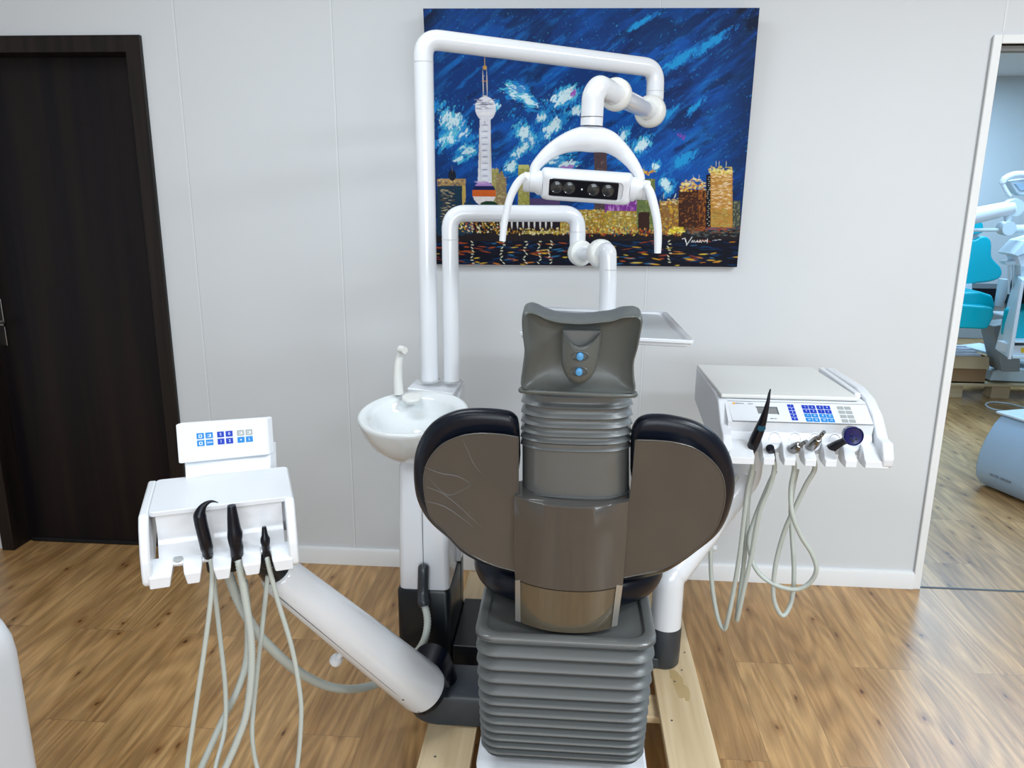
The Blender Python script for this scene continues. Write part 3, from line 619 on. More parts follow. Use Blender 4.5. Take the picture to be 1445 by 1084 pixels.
# neck plate and bellows
NY = 1.405
def ring_n(y, ins, x0=736, x1=891, bul=.022, th=.05):
    px0 = x0; px1 = x1; a = atl(px0, y, NY, 1.15, .18); c = atl(px1, y+4, NY, 1.15, .18); a.x += ins; c.x -= ins; pts = []
    for k in range(17):
        u = k/16; s = abs(2*u-1); pts.append(a.lerp(c, u)+Vector((0, -bul*(1-s**3)+ins-.018*(1-s**6), 0)))
    pts += [c+Vector((0, th-ins, 0)), a+Vector((0, th-ins, 0))]
    return pts
bm = B(); loft(bm, [ring_n(y, .003, 735, 890) for y in (618, 640, 690, 714)]); mk('neck_plate', bm, M['greyp'], ch, smooth=50)
bm = B(); p = ring_n(689, -.0005, 736, 889); p2 = ring_n(690, -.0005, 736, 889); loft(bm, [p, p2]); mk('neck_seam', bm, M['rubber'], ch)
rings = []; ny = [567, 581, 594, 606, 616, 626]
rings.append(ring_n(553, .006))
for i, y in enumerate(ny):
    g = (ny[i]-(ny[i-1] if i else 556))
    for dy, ins in ((-.75*g, .007), (-.45*g, .006), (-.3*g, .0035), (-.15*g, .0008), (0, -.001), (.08*g, .0008), (.14*g, .006)): rings.append(ring_n(y+dy, ins, 736-.2*i, 893-.6*i))
bm = B(); loft(bm, rings); mk('neck_bellows', bm, M['rubber'], ch, smooth=60)
# headrest
Hd = [(737, 450), (739, 437), (746, 433), (757, 437), (770, 444), (786, 449), (801, 451), (818, 452), (834, 451), (850, 449), (867, 446), (880, 441), (892, 439), (901, 439), (906, 446), (904, 463), (900, 487), (895, 508), (895, 530), (896, 548), (880, 551), (815, 550), (755, 546), (736, 543), (737, 520), (739, 505), (740, 490), (738, 470)]
def hp_(px, py, off=0): return atl(px, py, 1.325+off, 1.25, .10)
ol = catmull([hp_(x, y, .02) for x, y in Hd], 4, True); cen = hp_(818, 500, .02); bm = B(); D = Vector((0, -1, -.1)).normalized()
rings = []
for s, h in [(.90, -.065), (.97, -.060), (1.0, -.045), (1.0, -.004), (.992, .008), (.975, .014), (.955, .016), (.93, .013), (.86, .006), (.7, .0), (.45, -.002), (.2, -.002), (.02, -.002)]:
    r = []
    for p in ol:
        u = (p.x-cen.x)/.105; q = cen+(p-cen)*s; v = (p.z-cen.z)/.08
        r.append(q+D*(h+.016*(u*s)**2*max(0, v*s+.3)+.010*max(0, -v*s)**1.5))
    rings.append(r)
loft(bm, rings); hd = mk('headrest', bm, M['head'], ch, smooth=60)
# bead at its lower edge
bm = B(); tube(bm, catmull([hp_(735.5, 549, .03), hp_(738, 552, .004), hp_(775, 554, -.006), hp_(815, 556, -.009), hp_(855, 558, -.006), hp_(893, 558, .004), hp_(896, 555, .03)], 6), .0045, 10); mk('bead', bm, M['head'], hd)
# control block on headrest
def blockring(off, s=1.0, ytop=468):
    pts = [(794, ytop), (797, 473), (802, 480), (809, 486.5), (817, 489.5), (826, 488), (835, 483), (842, 477), (848, 469)]
    pts += [(847.5, 480), (845.5, 497), (843, 511), (839.5, 524), (834, 533), (826, 539.5), (817, 541.7), (808, 539.5), (801, 534), (796, 525.5), (792.5, 513), (792, 500), (792.5, 485)]
    c = (819, 510); return [hp_(c[0]+(x-c[0])*s, c[1]+(y-c[1])*s, off) for x, y in pts]
bm = B(); loft(bm, [blockring(.03), blockring(-.012, 1.0), blockring(-.020, .97), blockring(-.025, .91), blockring(-.028, .8), blockring(-.028, .1)]); mk('control_block', bm, M['head'], hd, smooth=50)
bm = B(); ol2 = [hp_(x, y, -.004) for x, y in [(794, 467), (848, 468), (843, 476), (836, 482.5), (827, 487.5), (817, 489), (809, 486), (802, 479.5), (797, 473)]]; ol3 = [p+Vector((0, .03, 0)) for p in ol2]
loft(bm, [ol3, ol2]); mk('block_recess', bm, M['greyp'], hd)
for (px, py) in ((818.5, 502.5), (817, 524)):
    c = hp_(px, py, -.0282); s = .0012
    bm = B(); lathe(bm, [(.016, -.004), (.016, .001), (.0145, .0022), (.0125, .001), (.012, -.002), (.0001, -.002)], frame(c, (1, 0, 0), D), 28, 1, .55); sk = mk('button_socket', bm, M['head'], hd, smooth=60)
    bm = B(); lathe(bm, [(.0062, -.004), (.0062, .005), (.0055, .0068), (.003, .0075), (.0001, .0076)], frame(c, (1, 0, 0), D), 20, 1, 1.1); mk('release_button', bm, M['bbtn'], sk, label='pale blue release button')

# ================================================================== cuspidor unit
PBX0 = at(563, 830, 2.0).x; PBX1 = at(633.5, 830, 2.0).x; pcx = (PBX0+PBX1)/2; phx = (PBX1-PBX0)/2
cu = thing('cuspidor_unit', 'white cuspidor unit with round spittoon bowl on a dark foot', 'spittoon', (pcx, 2.1, PZ))
bm = B(); loft(bm, [rrect(pcx, 2.135, z, phx-d, .135-d, .02) for z, d in ((.408, 0), (.6, .001), (.78, .006), (.80, .012))]); mk('pedestal', bm, M['white'], cu, smooth=50)
bm = B(); box(bm, (at(597.5, 800, 2.0).x-.0008, 1.9992, .41), (at(597.5, 800, 2.0).x+.0008, 2.0006, .83)); mk('pedestal_seam', bm, M['line'], cu)
bm = B(); loft(bm, [rrect(pcx, 2.135, z, phx+.006-d, .142-d, .02) for z, d in ((PZ+.001, .002), (.17, 0), (.400, 0), (.408, .004))]); mk('pedestal_foot', bm, M['dark'], cu, smooth=50)
# rear column and sloping deck
dz = at(600, 541, 2.2).z
dX0 = at(583, 545, 2.2).x; dX1 = at(651, 545, 2.2).x
bm = B(); loft(bm, [[(dX0, 2.155, .42), (dX1, 2.155, .42), (dX1, 2.155, dz-.03), (dX0, 2.155, dz-.03)][::1], [(dX0, 2.27, .42), (dX1, 2.27, .42), (dX1, 2.27, dz-.004), (dX0, 2.27, dz-.004)]]); mk('rear_column', bm, M['white'], cu, bevel=.006)
dk = [at(574, 552, 2.14), at(640, 560, 2.125), at(652, 541, 2.27), at(586, 540, 2.27)]
bm = B(); loft(bm, [[p+Vector((0, 0, .010)) for p in dk], [p-Vector((0, 0, .016)) for p in dk]]); mk('deck', bm, M['white'], cu, bevel=.005)
sl = [(634, 852), (650, 788), (651, 790), (651, 846), (640, 856)]
bm = B(); loft(bm, [[at(x, y, 2.20) for x, y in sl], [at(x, y, 2.20)+Vector((-.012, .03, 0)) for x, y in sl]]); mk('side_panel', bm, M['shell'], cu)
bm = B(); tube(bm, [at(635, 851, 2.19), at(650.5, 786, 2.19)], .004, 8); mk('panel_edge', bm, M['dark'], cu)
# bowl
bcn = at(583, 582, 1.975); Tb = Matrix.Translation(bcn) @ Matrix.Rotation(radians(9), 4, 'X') @ Matrix.Rotation(radians(-2), 4, 'Y')
bm = B(); RB = .150
lathe(bm, [(.028, -.128), (.060, -.124), (.095, -.105), (.124, -.075), (.142, -.040), (RB-.001, -.012), (RB, -.003), (RB-.003, .002), (RB-.009, .003), (.118, -.006), (.112, -.012), (.104, -.028), (.085, -.050), (.055, -.066), (.022, -.073), (.020, -.078), (.0005, -.079)], Tb, 56, 1, .96)
bw = mk('bowl', bm, M['ceramic'], cu, smooth=60, label='white ceramic spittoon bowl')
bm = B(); lathe(bm, [(.019, -.074), (.019, -.070), (.0005, -.069)], Tb @ Matrix.Translation((.0, -.015, 0)), 24); mk('drain', bm, M['chrome'], bw)
bm = B(); q = at(581, 559, 2.0); lathe(bm, [(.022, -.012), (.028, -.002), (.026, .003), (.0005, .005)], Matrix.Translation(at(581, 561, 2.06)) @ Matrix.Rotation(radians(8), 4, 'X'), 32); mk('rinse_inlet', bm, M['cream'], cu)
bm = B(); tube(bm, catmull([at(563, 556, 2.08), at(561.5, 535, 2.08), at(562, 515, 2.08), at(565, 502, 2.08), at(569, 496.5, 2.07)], 6), [.0145, .009], 14); fct = mk('cup_filler', bm, M['cream'], cu)
bm = B(); a = at(567, 496, 2.07); tube(bm, [a+Vector((-.004, .0, .006)), a+Vector((.012, -.015, .006))], [.011, .010], 14); mk('filler_spout', bm, M['cream'], fct)

# suction hose plug at pedestal
sh = thing('suction_hose', 'ribbed pale suction hose running from the pedestal socket beneath the white arm', 'hose', tuple(at(597, 850, 1.97)))
bm = B(); tube(bm, catmull([at(598, 797, 1.995), at(597.5, 806, 1.985), at(597, 830, 1.982), at(597, 845, 1.972), at(599, 856, 1.962)], 5), [.006, .0125, .015, .016, .016, .016, .016, .016, .016, .016, .016, .016, .016, .0165, .017, .017, .018, .0185, .0165, .015, .014], 16); mk('hose_connector', bm, M['dgrey'], sh)
bm = B(); ribbed(bm, [at(599, 854, 1.965), at(602.5, 868, 1.95), at(603, 884, 1.93), at(599, 903, 1.91), at(588, 921, 1.90), at(566, 945, 1.89), at(534, 964, 1.86), at(510, 971, 1.80), at(487, 972.5, 1.74), at(462, 968.5, 1.68), at(438, 958, 1.62), at(414, 943, 1.56), at(390, 922, 1.51), at(366, 897, 1.47), at(347, 868, 1.45), at(334, 842, 1.44), at(325, 818, 1.43), at(320, 800, 1.43)], .0112, .0085, .15); mk('hose', bm, M['hose'], sh, smooth=80)

# ================================================================== left arm
P0 = at(598, 972, 1.76); P1 = at(388, 806, 1.50); d = (P0-P1).normalized()
ae = thing('assistant_console', 'small white instrument console on a thick swing arm by the dark door', 'dental console', (lx, 1.83, .237)); am = ae
bm = B(); tube(bm, [P1+(P0-P1)*t for t in (0, .02, .5, .97, 1.0)], [.036, .044, .056, .066, .064], 40); ar = mk('swing_arm', bm, M['white'], am, smooth=60)
bm = B(); tube(bm, [P0-d*.010, P0+d*.016, P0+d*.020], [.062, .063, .056], 36); tube(bm, [P0+d*.002, Vector((P0.x+.012, 1.82, .285)), Vector((P0.x+.012, 1.83, .233))], [.050, .058, .066], 36); mk('pivot_collar', bm, M['black'], am, smooth=60)
nrm = Vector((0, -1, 0)); side = d.cross(nrm).normalized(); fr = side.cross(d).normalized()
if fr.y > 0: fr = -fr
dn = Vector((0, 0, -1)); dn = (dn-d*dn.dot(d)).normalized(); dirl = (fr*.93+dn*.36).normalized()
bm = B()
pl = []
for t in (.02, .25, .5, .75, 1.0):
    pp = P1+(P0-P1)*t; r = .044+(.066-.044)*t if t < 1 else .064
    pl.append(pp+dirl*(r+.0005))
tube(bm, pl, .0009, 6); mk('arm_seam', bm, M['line'], ar)
pp = P1+(P0-P1)*.87; bm = B(); sphere(bm, pp+dirl*.0615, .004); mk('arm_screw', bm, M['line'], ar)
kb = at(474, 932, 1.64); kc = P1+(P0-P1)*.50
bm = B(); tube(bm, [kc, kb+(kc-kb).normalized()*.008], .007, 12); kd = (kc-kb).normalized(); lathe(bm, [(.008, .014), (.014, .010), (.016, 0), (.014, -.008), (.007, -.011)], along(kb, kd), 14); mk('arm_knob', bm, M['white2'], ar)

# ================================================================== assistant element (left console)
LO = Vector((-.770, 1.31, .93)); ang = radians(23.2)
d0 = ray(209, 727); LO = Vector((0, 0, H))+d0*((.93-H)/d0.z); lo2 = atz(413, 703, .93); e = (lo2-LO); WL = e.length; ang = math.atan2(e.y, e.x)
TL = Matrix.Translation(LO) @ Matrix.Rotation(ang, 4, 'Z')     # local x right, y back, z up
DL = .19
# lid plate
def rr2(x0, y0, x1, y1, r, n=5):
    return arc2(x1-r, y1-r, r, 0, 90, n)+arc2(x0+r, y1-r, r, 90, 180, n)+arc2(x0+r, y0+r, r, 180, 270, n)+arc2(x1-r, y0+r, r, 270, 360, n)
bm = B(); prism(bm, rr2(.0, .0, WL, DL-.006, .010), -.006, .004, TL); mk('lid', bm, M['white2'], ae, bevel=.002)
# rear housing body
bm = B(); prof = [(.022, -.008), (.022, -.055), (.04, -.085), (.12, -.085), (DL, -.03), (DL, -.006), (DL-.01, -.004), (.01, -.004)]
TX = TL @ Matrix(((0, 0, 1, 0), (1, 0, 0, 0), (0, 1, 0, 0), (0, 0, 0, 1)))   # outline (y,z), depth x
prism(bm, prof, .012, WL-.012, TX); mk('housing', bm, M['white2'], ae, bevel=.003)
# scoop front (curved sheet down to the dock lip)
TLi = TL.inverted()
def Lx_(px, py, y): # local x of the photo point on the local plane y
    o = TL @ Vector((0, y, 0)); n = TL.to_3x3() @ Vector((0, -1, 0)); d_ = ray(px, py); t = (o-Vector((0, 0, H))).dot(n)/d_.dot(n); return TLi @ (Vector((0, 0, H))+d_*t)
def sheet(bm, prof, x0, x1, th, T):
    n = len(prof); low = []
    for i in range(n):
        a = Vector(prof[max(0, i-1)]); b = Vector(prof[min(n-1, i+1)]); t = (b-a).normalized(); low.append((prof[i][0]+t.y*th, prof[i][1]-t.x*th))
    prism(bm, prof+low[::-1], x0, x1, T)
SX0, SX1 = Lx_(221, 770, -.01).x, Lx_(401, 745, -.01).x
sc_prof = [(.006, -.006), (.010, -.03), (.010, -.055), (.004, -.075), (-.008, -.090), (-.022, -.098)]
bm = B(); sheet(bm, sc_prof, SX0+.001, SX1-.001, -.006, TX); mk('scoop', bm, M['white'], ae, smooth=60)
def cheek(x0, x1, tip):
    outer = [(DL, .002), (DL, -.03), (.10, -.075), (.02, -.112), (-.012, -.128), (-.036, -.130), (-.048, -.120), (-.050, -.10), (-.043, -.060), (-.022, -.018), (-.004, .001), (.004, .002)]
    return prism(B(), outer, x0, x1, TX)
cxl = Lx_(196, 790, -.05).x; cxr_ = Lx_(421, 765, -.05).x
mk('cheek', cheek(cxl, SX0-.009, 0), M['white'], ae, bevel=.006, seg=4); mk('cheek', cheek(SX1+.004, cxr_, 0), M['white'], ae, bevel=.006, seg=4)
# dock teeth between four slots
slots = [Lx_(x, y, -.04).x for x, y in ((250, 797), (292, 794), (333.5, 788), (375.5, 783))]; hw = .0085
edges = [cxl+.012]+[x for s_ in slots for x in (s_-hw, s_+hw)]+[cxr_-.012]
for i in range(0, len(edges), 2):
    x0, x1 = edges[i], edges[i+1]; tl = .007 if i > 0 else 0; tr_ = .007 if i < len(edges)-2 else 0
    rings = [[TL @ Vector(p) for p in ((x0, -.004, -.088), (x1, -.004, -.088), (x1, .0, -.112), (x0, .0, -.112))],
             [TL @ Vector(p) for p in ((x0, -.030, -.096), (x1, -.030, -.096), (x1-tr_*.6, -.026, -.124), (x0+tl*.6, -.026, -.124))],
             [TL @ Vector(p) for p in ((x0+tl*.3, -.052, -.106), (x1-tr_*.3, -.052, -.106), (x1-tr_, -.050, -.131), (x0+tl, -.050, -.131))]]
    bm = B(); loft(bm, rings); mk('dock_tooth', bm, M['white'], ae, bevel=.003)
bm = B(); prism(bm, [(.06, -.06), (.06, -.105), (-.002, -.112), (.004, -.082), (.016, -.06)], SX0, SX1, TX); mk('dock_back', bm, M['white2'], ae)
for s_ in slots:
    mk('dock_hole', prism(B(), arc2(s_, 0, .0085, 0, 345, 14), -.002, .002, TL @ Matrix.Translation((0, -.012, -.093)) @ Matrix.Rotation(radians(20), 4, 'X')), M['kgrey'], ae)
# screen/keypad head
ka, kb_, kc_, kd_ = at(247, 599, 1.50), at(377, 590, 1.60), at(380.5, 642, 1.575), at(251.5, 655, 1.475)
bm = B(); yb = Vector((.006, .016, 0)); loft(bm, [[ka, kb_, kc_, kd_], [p+yb for p in (ka, kb_, kc_, kd_)]]); kp = mk('keypad_head', bm, M['white2'], ae, bevel=.003)
bm = B(); q = [at(256, 640, 1.50), at(378, 628, 1.60), at(379, 668, 1.575), at(257, 682, 1.47)]; loft(bm, [[p+yb*.5 for p in q], [p+yb*1.6 for p in q]]); mk('keypad_stem', bm, M['white'], ae, bevel=.002)
def panel(a, b, c, d):
    def f(u, v, h=0):
        n = (b-a).cross(d-a).normalized(); n = n if n.y < 0 else -n
        return (a.lerp(b, u)).lerp(d.lerp(c, u), v)+n*h
    return f
def key(f, u0, v0, u1, v1, m, parent, h=.0008, name='key'):
    du = (u1-u0)*.04; dv = (v1-v0)*.05; q = [(u0+du, v0+dv), (u1-du, v0+dv), (u1-du, v1-dv), (u0+du, v1-dv)]
    bm = B(); loft(bm, [[f(*p, -.0005) for p in q], [f(*p, h) for p in q]]); return mk(name, bm, m, parent)
def ptext(f, u, v, s, size, bm, h=.0011):
    o = f(u, v, h); exx = (f(u+.01, v)-f(u, v)).normalized(); eyy = -(f(u, v+.01)-f(u, v)); n = exx.cross(eyy).normalized()
    T = frame(o, exx, n); return text_bm(bm, s, T, size)
f = panel(ka, kb_, kc_, kd_)
cols = [(.21, .295), (.305, .39), (.43, .51), (.522, .605), (.647, .732), (.742, .825)]; rows = [(.26, .425), (.445, .61)]
syms = [['Ò', '⌐', 'S', '0', '-', '-'], ['□', 'SAN', '1', '2', '•', 'L']]
bm = B()
for r, (v0, v1) in enumerate(rows):
    for c, (u0, u1) in enumerate(cols):
        mm = M['bdark'] if c in (2, 3) else (M['kgrey'] if (r == 0 and c > 3) else M['blight']); key(f, u0, v0, u1, v1, mm, kp)
        s = syms[r][c]; uc, vc = (u0+u1)/2, (v0+v1)/2
        if s in 'S012L' or s == 'SAN': ptext(f, uc, vc, s, .0080 if len(s) == 1 else .0058, bm)
        elif s == '•': key2 = loft(bm, [[f(uc+.008*cos(a), vc+.02*sin(a), h) for a in [k*pi/4 for k in range(8)]] for h in (.0006, .0012)])
        else:
            for (du, dv, a, b) in (((-.018, -.035, .018, -.02), (-.018, .03, .018, .045), (-.018, -.035, -.010, .045), (.010, -.035, .018, .045)) if s in ('□', 'Ò') else ((-.02, -.02, .0, -.01), (.004, -.03, .018, .035), (-.02, .03, .018, .042))):
                loft(bm, [[f(uc+x, vc+y, h) for x, y in ((du, dv), (a, dv), (a, b), (du, b))] for h in (.0006, .0012)])
mk('key_symbol', bm, M['ink'], kp)
# bracket below joining the arm
bm = B(); u1 = TL @ Vector((.19, .07, -.084)); tube(bm, fillet([u1+Vector((0, 0, .01)), u1+Vector((0, 0, -.035)), P1+d*.01], .02), .034, 24); mk('arm_joint', bm, M['dark'], am, smooth=60)

# left instruments; each rises out of its slot and trails a hose
def inst(name, label, cat, base, group=None): return thing(name, label, cat, tuple(base), group)
def L_(px, py, off=0.0): 
    # plane of the docks: passes through dock front line, rotated like the console
    o = TL @ Vector((0, -.030+off, 0)); n = TL.to_3x3() @ Vector((0, -1, 0)); d_ = ray(px, py); t = (o-Vector((0, 0, H))).dot(n)/d_.dot(n); return Vector((0, 0, H))+d_*t
t1 = inst('suction_tip', 'black hooked spray handpiece in the left console beside the wide suction tip', 'dental handpiece', L_(296, 790))
bm = B(); tube(bm, catmull([L_(294, 786, .012), L_(293, 780, .008), L_(290, 765), L_(285, 745), L_(282, 730), L_(283, 722), L_(287, 714.5), L_(293, 709.5), L_(300, 707.5), L_(308, 709.5)], 4), None or [.0075]*3+[.0102]*3+[.0120]*12+[.0112, .0104]+[.0096, .0088, .0080, .0072, .0064, .0056, .0050, .0045, .0040, .0034, .0030, .0026, .0022, .0018, .0014, .0010, .0008], 16); mk('spray_body', bm, M['black'], t1, smooth=70)
bm = B(); hp1 = [L_(296, 788, .01), L_(299.5, 806, .01), L_(297, 850), L_(288, 920), L_(275, 1007), L_(264, 1084), L_(262, 1130), L_(275, 1165), L_(296, 1140), L_(304, 1084, .02), L_(317, 1030, .05), L_(318, 972, .06), L_(310, 896, .06), L_(303, 830, .05), L_(302, 806, .05)]
tube(bm, catmull(hp1, 8), .0048, 12); mk('hose', bm, M['hose'], t1, smooth=80)
t2 = inst('suction_tip', 'wide black suction tip standing upright in the left console', 'dental handpiece', L_(334, 785))
bm = B(); tube(bm, [L_(335, 790, .01), L_(334.5, 783, .006), L_(334, 772), L_(332, 764), L_(331.5, 757), L_(331.5, 752), L_(330.5, 747), L_(328.5, 730), L_(327, 716), L_(326.8, 713.5)], [.0100, .0122, .0128, .0130, .0144, .0144, .0126, .0106, .0085, .0078], 20); mk('tip_body', bm, M['black'], t2, smooth=50)
bm = B(); ribbed(bm, [L_(335, 784, .008), L_(338, 800), L_(347, 850), L_(354.5, 905), L_(354, 960), L_(347, 1010), L_(335, 1045), L_(318, 1084), L_(300, 1120), L_(280, 1130), L_(276, 1105, .05), L_(284, 1084, .06), L_(314, 1017, .08), L_(336, 972, .09), L_(348, 930, .10), L_(350, 880, .10), L_(345, 820, .09)], .0078, .0070, .15); mk('hose', bm, M['hose'], t2, smooth=80)
t3 = inst('suction_tip', 'narrow black saliva ejector tip at the right end of the left console', 'dental handpiece', L_(375, 780))
bm = B(); tube(bm, [L_(376, 786, .01), L_(375.5, 779, .006), L_(375, 770), L_(374.3, 765), L_(374.2, 760), L_(373.6, 755), L_(372.8, 746), L_(372.6, 743.5)], [.0066, .0074, .0076, .0092, .0092, .0062, .0045, .0039], 16); mk('tip_body', bm, M['black'], t3, smooth=50)
bm = B(); ribbed(bm, [L_(376, 783, .008), L_(380, 802), L_(392, 848), L_(411, 911), L_(422, 969), L_(425, 1012), L_(419, 1084), L_(405, 1130), L_(380, 1130), L_(363, 1084, .03), L_(356, 1041, .03), L_(358, 998, .04), L_(365, 931, .04), L_(372, 867, .05), L_(378, 812, .05)], .0052, .0060, .13); mk('hose', bm, M['hose'], t3, smooth=80)
# dark hose guides under the docks
for (px, py, r) in ((299.5, 804, .010), (329, 800, .016), (350, 802, .014), (378, 797, .014), (250, 789, .006)):
    p = L_(px, py, .045); bm = B(); tube(bm, [p+Vector((0, 0, .025)), p, p+Vector((.0, 0, -.006))], [r*1.1, r, r*.7], 16); mk('hose_guide', bm, M['black'], ae)

# ================================================================== operating light
PY = 2.20; rp = .0265
pb = at(601, 541, PY); ptp = at(603, 52, PY); px_, py_ = pb.x, PY
ol_ = thing('operating_light', 'white ceramic-white operating light on a tall pole in front of the painting', 'dental lamp', (px_, PY, dz+.008)); ol_['label'] = 'white operating lamp on a tall bent pole in front of the painting'
zt_ = at(641, 54, PY).z; E1 = at(908+17, 95, 2.52); E1.z = zt_-.02
Pt = Vector(((ptp.x+pb.x)/2, PY, zt_))
path = fillet([Vector((Pt.x, PY, dz+.006)), Pt, at(925, 96, 2.50), at(924, 160, 2.50)], .045, 10)
path = path[:-1]+[at(924, 140, 2.50)]
bm = B(); tube(bm, path, rp, 28); pole = mk('pole', bm, M['white'], ol_, smooth=60)
zz = at(603, 88, PY).z
def line_ring(c, r, parent, name='joint_line', t=.0008): mk(name, lathe(B(), [(r, -t), (r, t)], Matrix.Translation(c), 28), M['seamd'], parent)
line_ring((Pt.x, PY, zz), rp+.0006, pole); line_ring(at(924.5, 129, 2.50), rp+.0006, pole); line_ring((Pt.x, PY, dz+.011), rp+.004, pole, 'base_ring', .002)
J1 = at(917, 157, 2.47); J2 = at(868, 133, 2.10); dd = (J2-J1).normalized()
bm = B(); tube(bm, [at(924, 138, 2.50), J1-dd*.01, ], [rp, rp], 24); lathe(bm, [(.030, -.035), (.040, -.030), (.046, -.018), (.048, -.004), (.046, .008), (.040, .016), (.030, .018)], along(J1, dd), 32); mk('joint', bm, M['cream'], ol_, smooth=60, label='cream plastic joint')
bm = B(); tube(bm, [J1, J2], [.0255, .0255], 28); mk('short_arm', bm, M['white'], ol_, smooth=60)
bm = B(); lathe(bm, [(.030, -.022), (.038, -.020), (.041, -.010), (.041, .006), (.037, .014), (.028, .016)], along(J2-dd*.005, dd), 32); mk('joint', bm, M['cream'], ol_, smooth=60, label='cream plastic joint')
K0 = at(852, 128, 2.02); K1 = at(835, 168, 2.00)
bm = B(); tube(bm, fillet([J2, at(845, 122, 2.01), at(837, 135, 2.0) + Vector((0, 0, .0)), K1+Vector((0, 0, -.016))], .03, 8), .0275, 28); mk('yoke_stem', bm, M['white'], ol_, smooth=60)
bm = B(); lathe(bm, [(.0282, -.0008), (.0282, .0008)], Matrix.Translation(K1+Vector((0, 0, .004))), 28); mk('stem_line', bm, M['line'], ol_)
LY = 1.98
def ribbon(bm, pts, wid, dep, N, seg=14):
    rings = []; n = len(pts); N = Vector(N).normalized()
    for i in range(n):
        t = (pts[min(i+1, n-1)]-pts[max(0, i-1)]).normalized(); s = t.cross(N).normalized(); o = N
        rings.append([pts[i]+s*wid[i]*(abs(cos(a))**.8*(1 if cos(a) > 0 else -1))+o*dep[i]*(abs(sin(a))**.8*(1 if sin(a) > 0 else -1)) for a in [2*pi*k/seg for k in range(seg)]])
    return loft(bm, rings)
def interp(pts, n=6):
    V3 = catmull([Vector((p[0], p[1], p[2])) for p in pts], n); return V3
ar_ = interp([(262, 420, 60), (270, 385, 70), (295, 345, 76), (365, 275, 92), (455, 220, 118), (560, 185, 150), (660, 178, 172), (770, 195, 150), (850, 245, 118), (925, 320, 92), (970, 385, 78), (998, 440, 68), (1003, 475, 60)])
k_ = 250/1232.0
def fl(px, py, off=0): return at(px, py, LY+off)
pts = [fl(700+p.x*k_, 160+p.y*k_, .02+.025*(1-min(1, abs(p.x-650)/380)**2)*0) for p in ar_]; wd = [p.z*k_/2/F*1.98 for p in ar_]
bm = B(); ribbon(bm, pts, wd, [.016+.013*max(0, 1-abs(i/(len(pts)-1)-.5)*5)**.7 for i in range(len(pts))], (0, -1, -.1)); yk = mk('yoke', bm, M['white2'], ol_, smooth=70)
# lamp head
c0 = fl(827, 264); exl = (fl(892, 268)-fl(762, 259)).normalized(); TH = frame(c0, exl, Vector((0, -1, -.32)))
hwid = (fl(892, 264)-fl(764, 264)).length/2
def hr(hx, hy, z, r=.012, cx=0, cy=0): 
    return [TH @ Vector((p.x, p.y, p.z)) for p in rrect(cx, cy, z, hx, hy, r, 5)]
bm = B(); loft(bm, [hr(hwid-.012, .018, -.052), hr(hwid-.004, .030, -.045), hr(hwid+.002, .037, -.020), hr(hwid+.0, .038, .0), hr(hwid-.006, .034, .016), hr(hwid-.012, .029, .020), hr(hwid-.021, .023, .021), hr(hwid-.023, .021, .017)]); hd2 = mk('lamp_head', bm, M['white2'], ol_, smooth=40)
wx = (fl(871, 266)-fl(774, 266)).length/2
bm = B(); loft(bm, [hr(wx, .0205, .017, .003, -.006), hr(wx, .0205, .0218, .003, -.006)]); wn = mk('lamp_window', bm, M['black'], hd2)
for du in (-.78, -.42, .28, .70):
    Tn = TH @ Matrix.Translation((-.006+wx*du*1.0, .001, .0222)); bm = B()
    lathe(bm, [(.0150, 0), (.0150, .0008), (.0135, .0012), (.0125, .0002), (.008, .0018), (.0005, .0028)], Tn, 28); mk('lens', bm, M['glass'], wn, smooth=30)
bm = B(); lathe(bm, [(.0022, 0), (.0015, .0012), (.0002, .0016)], TH @ Matrix.Translation((-.010, .0, .0222)), 12); mk('sensor', bm, M['ink'], wn)
for sx in (-1, 1):
    bm = B(); Tc = TH @ Matrix.Translation((sx*(hwid-.004), .0, -.008)) @ Matrix.Rotation(radians(90*sx), 4, 'Y')
    lathe(bm, [(.031, 0), (.030, .012), (.0245, .020), (.0245, .046), (.022, .049)], Tc, 32, .75, 1.0); mk('side_barrel', bm, M['white2'], hd2, smooth=50)
    bm = B(); lathe(bm, [(.0250, -.0006), (.0250, .0006)], Tc @ Matrix.Translation((0, 0, .032)), 32, .75, 1.0); mk('barrel_line', bm, M['seamd'], hd2)
hl = [(741, 248, 9), (734, 254, 10), (727, 264, 10.5), (720, 279, 10), (714.5, 300, 9.5), (711, 320, 9), (709, 340, 8.5)]
hr_ = [(910, 262, 9), (915, 267, 11), (920, 280, 11.5), (925, 300, 11), (928, 320, 10.5), (928.5, 340, 10), (928, 357, 9)]
for Q in (hl, hr_):
    V3 = interp(Q, 5); bm = B(); ribbon(bm, [fl(p.x, p.y, -.012) for p in V3], [p.z/2/F*2.05 for p in V3], [.007]*len(V3), (0, -1, -.1)); mk('handle', bm, M['white2'], ol_, smooth=70)

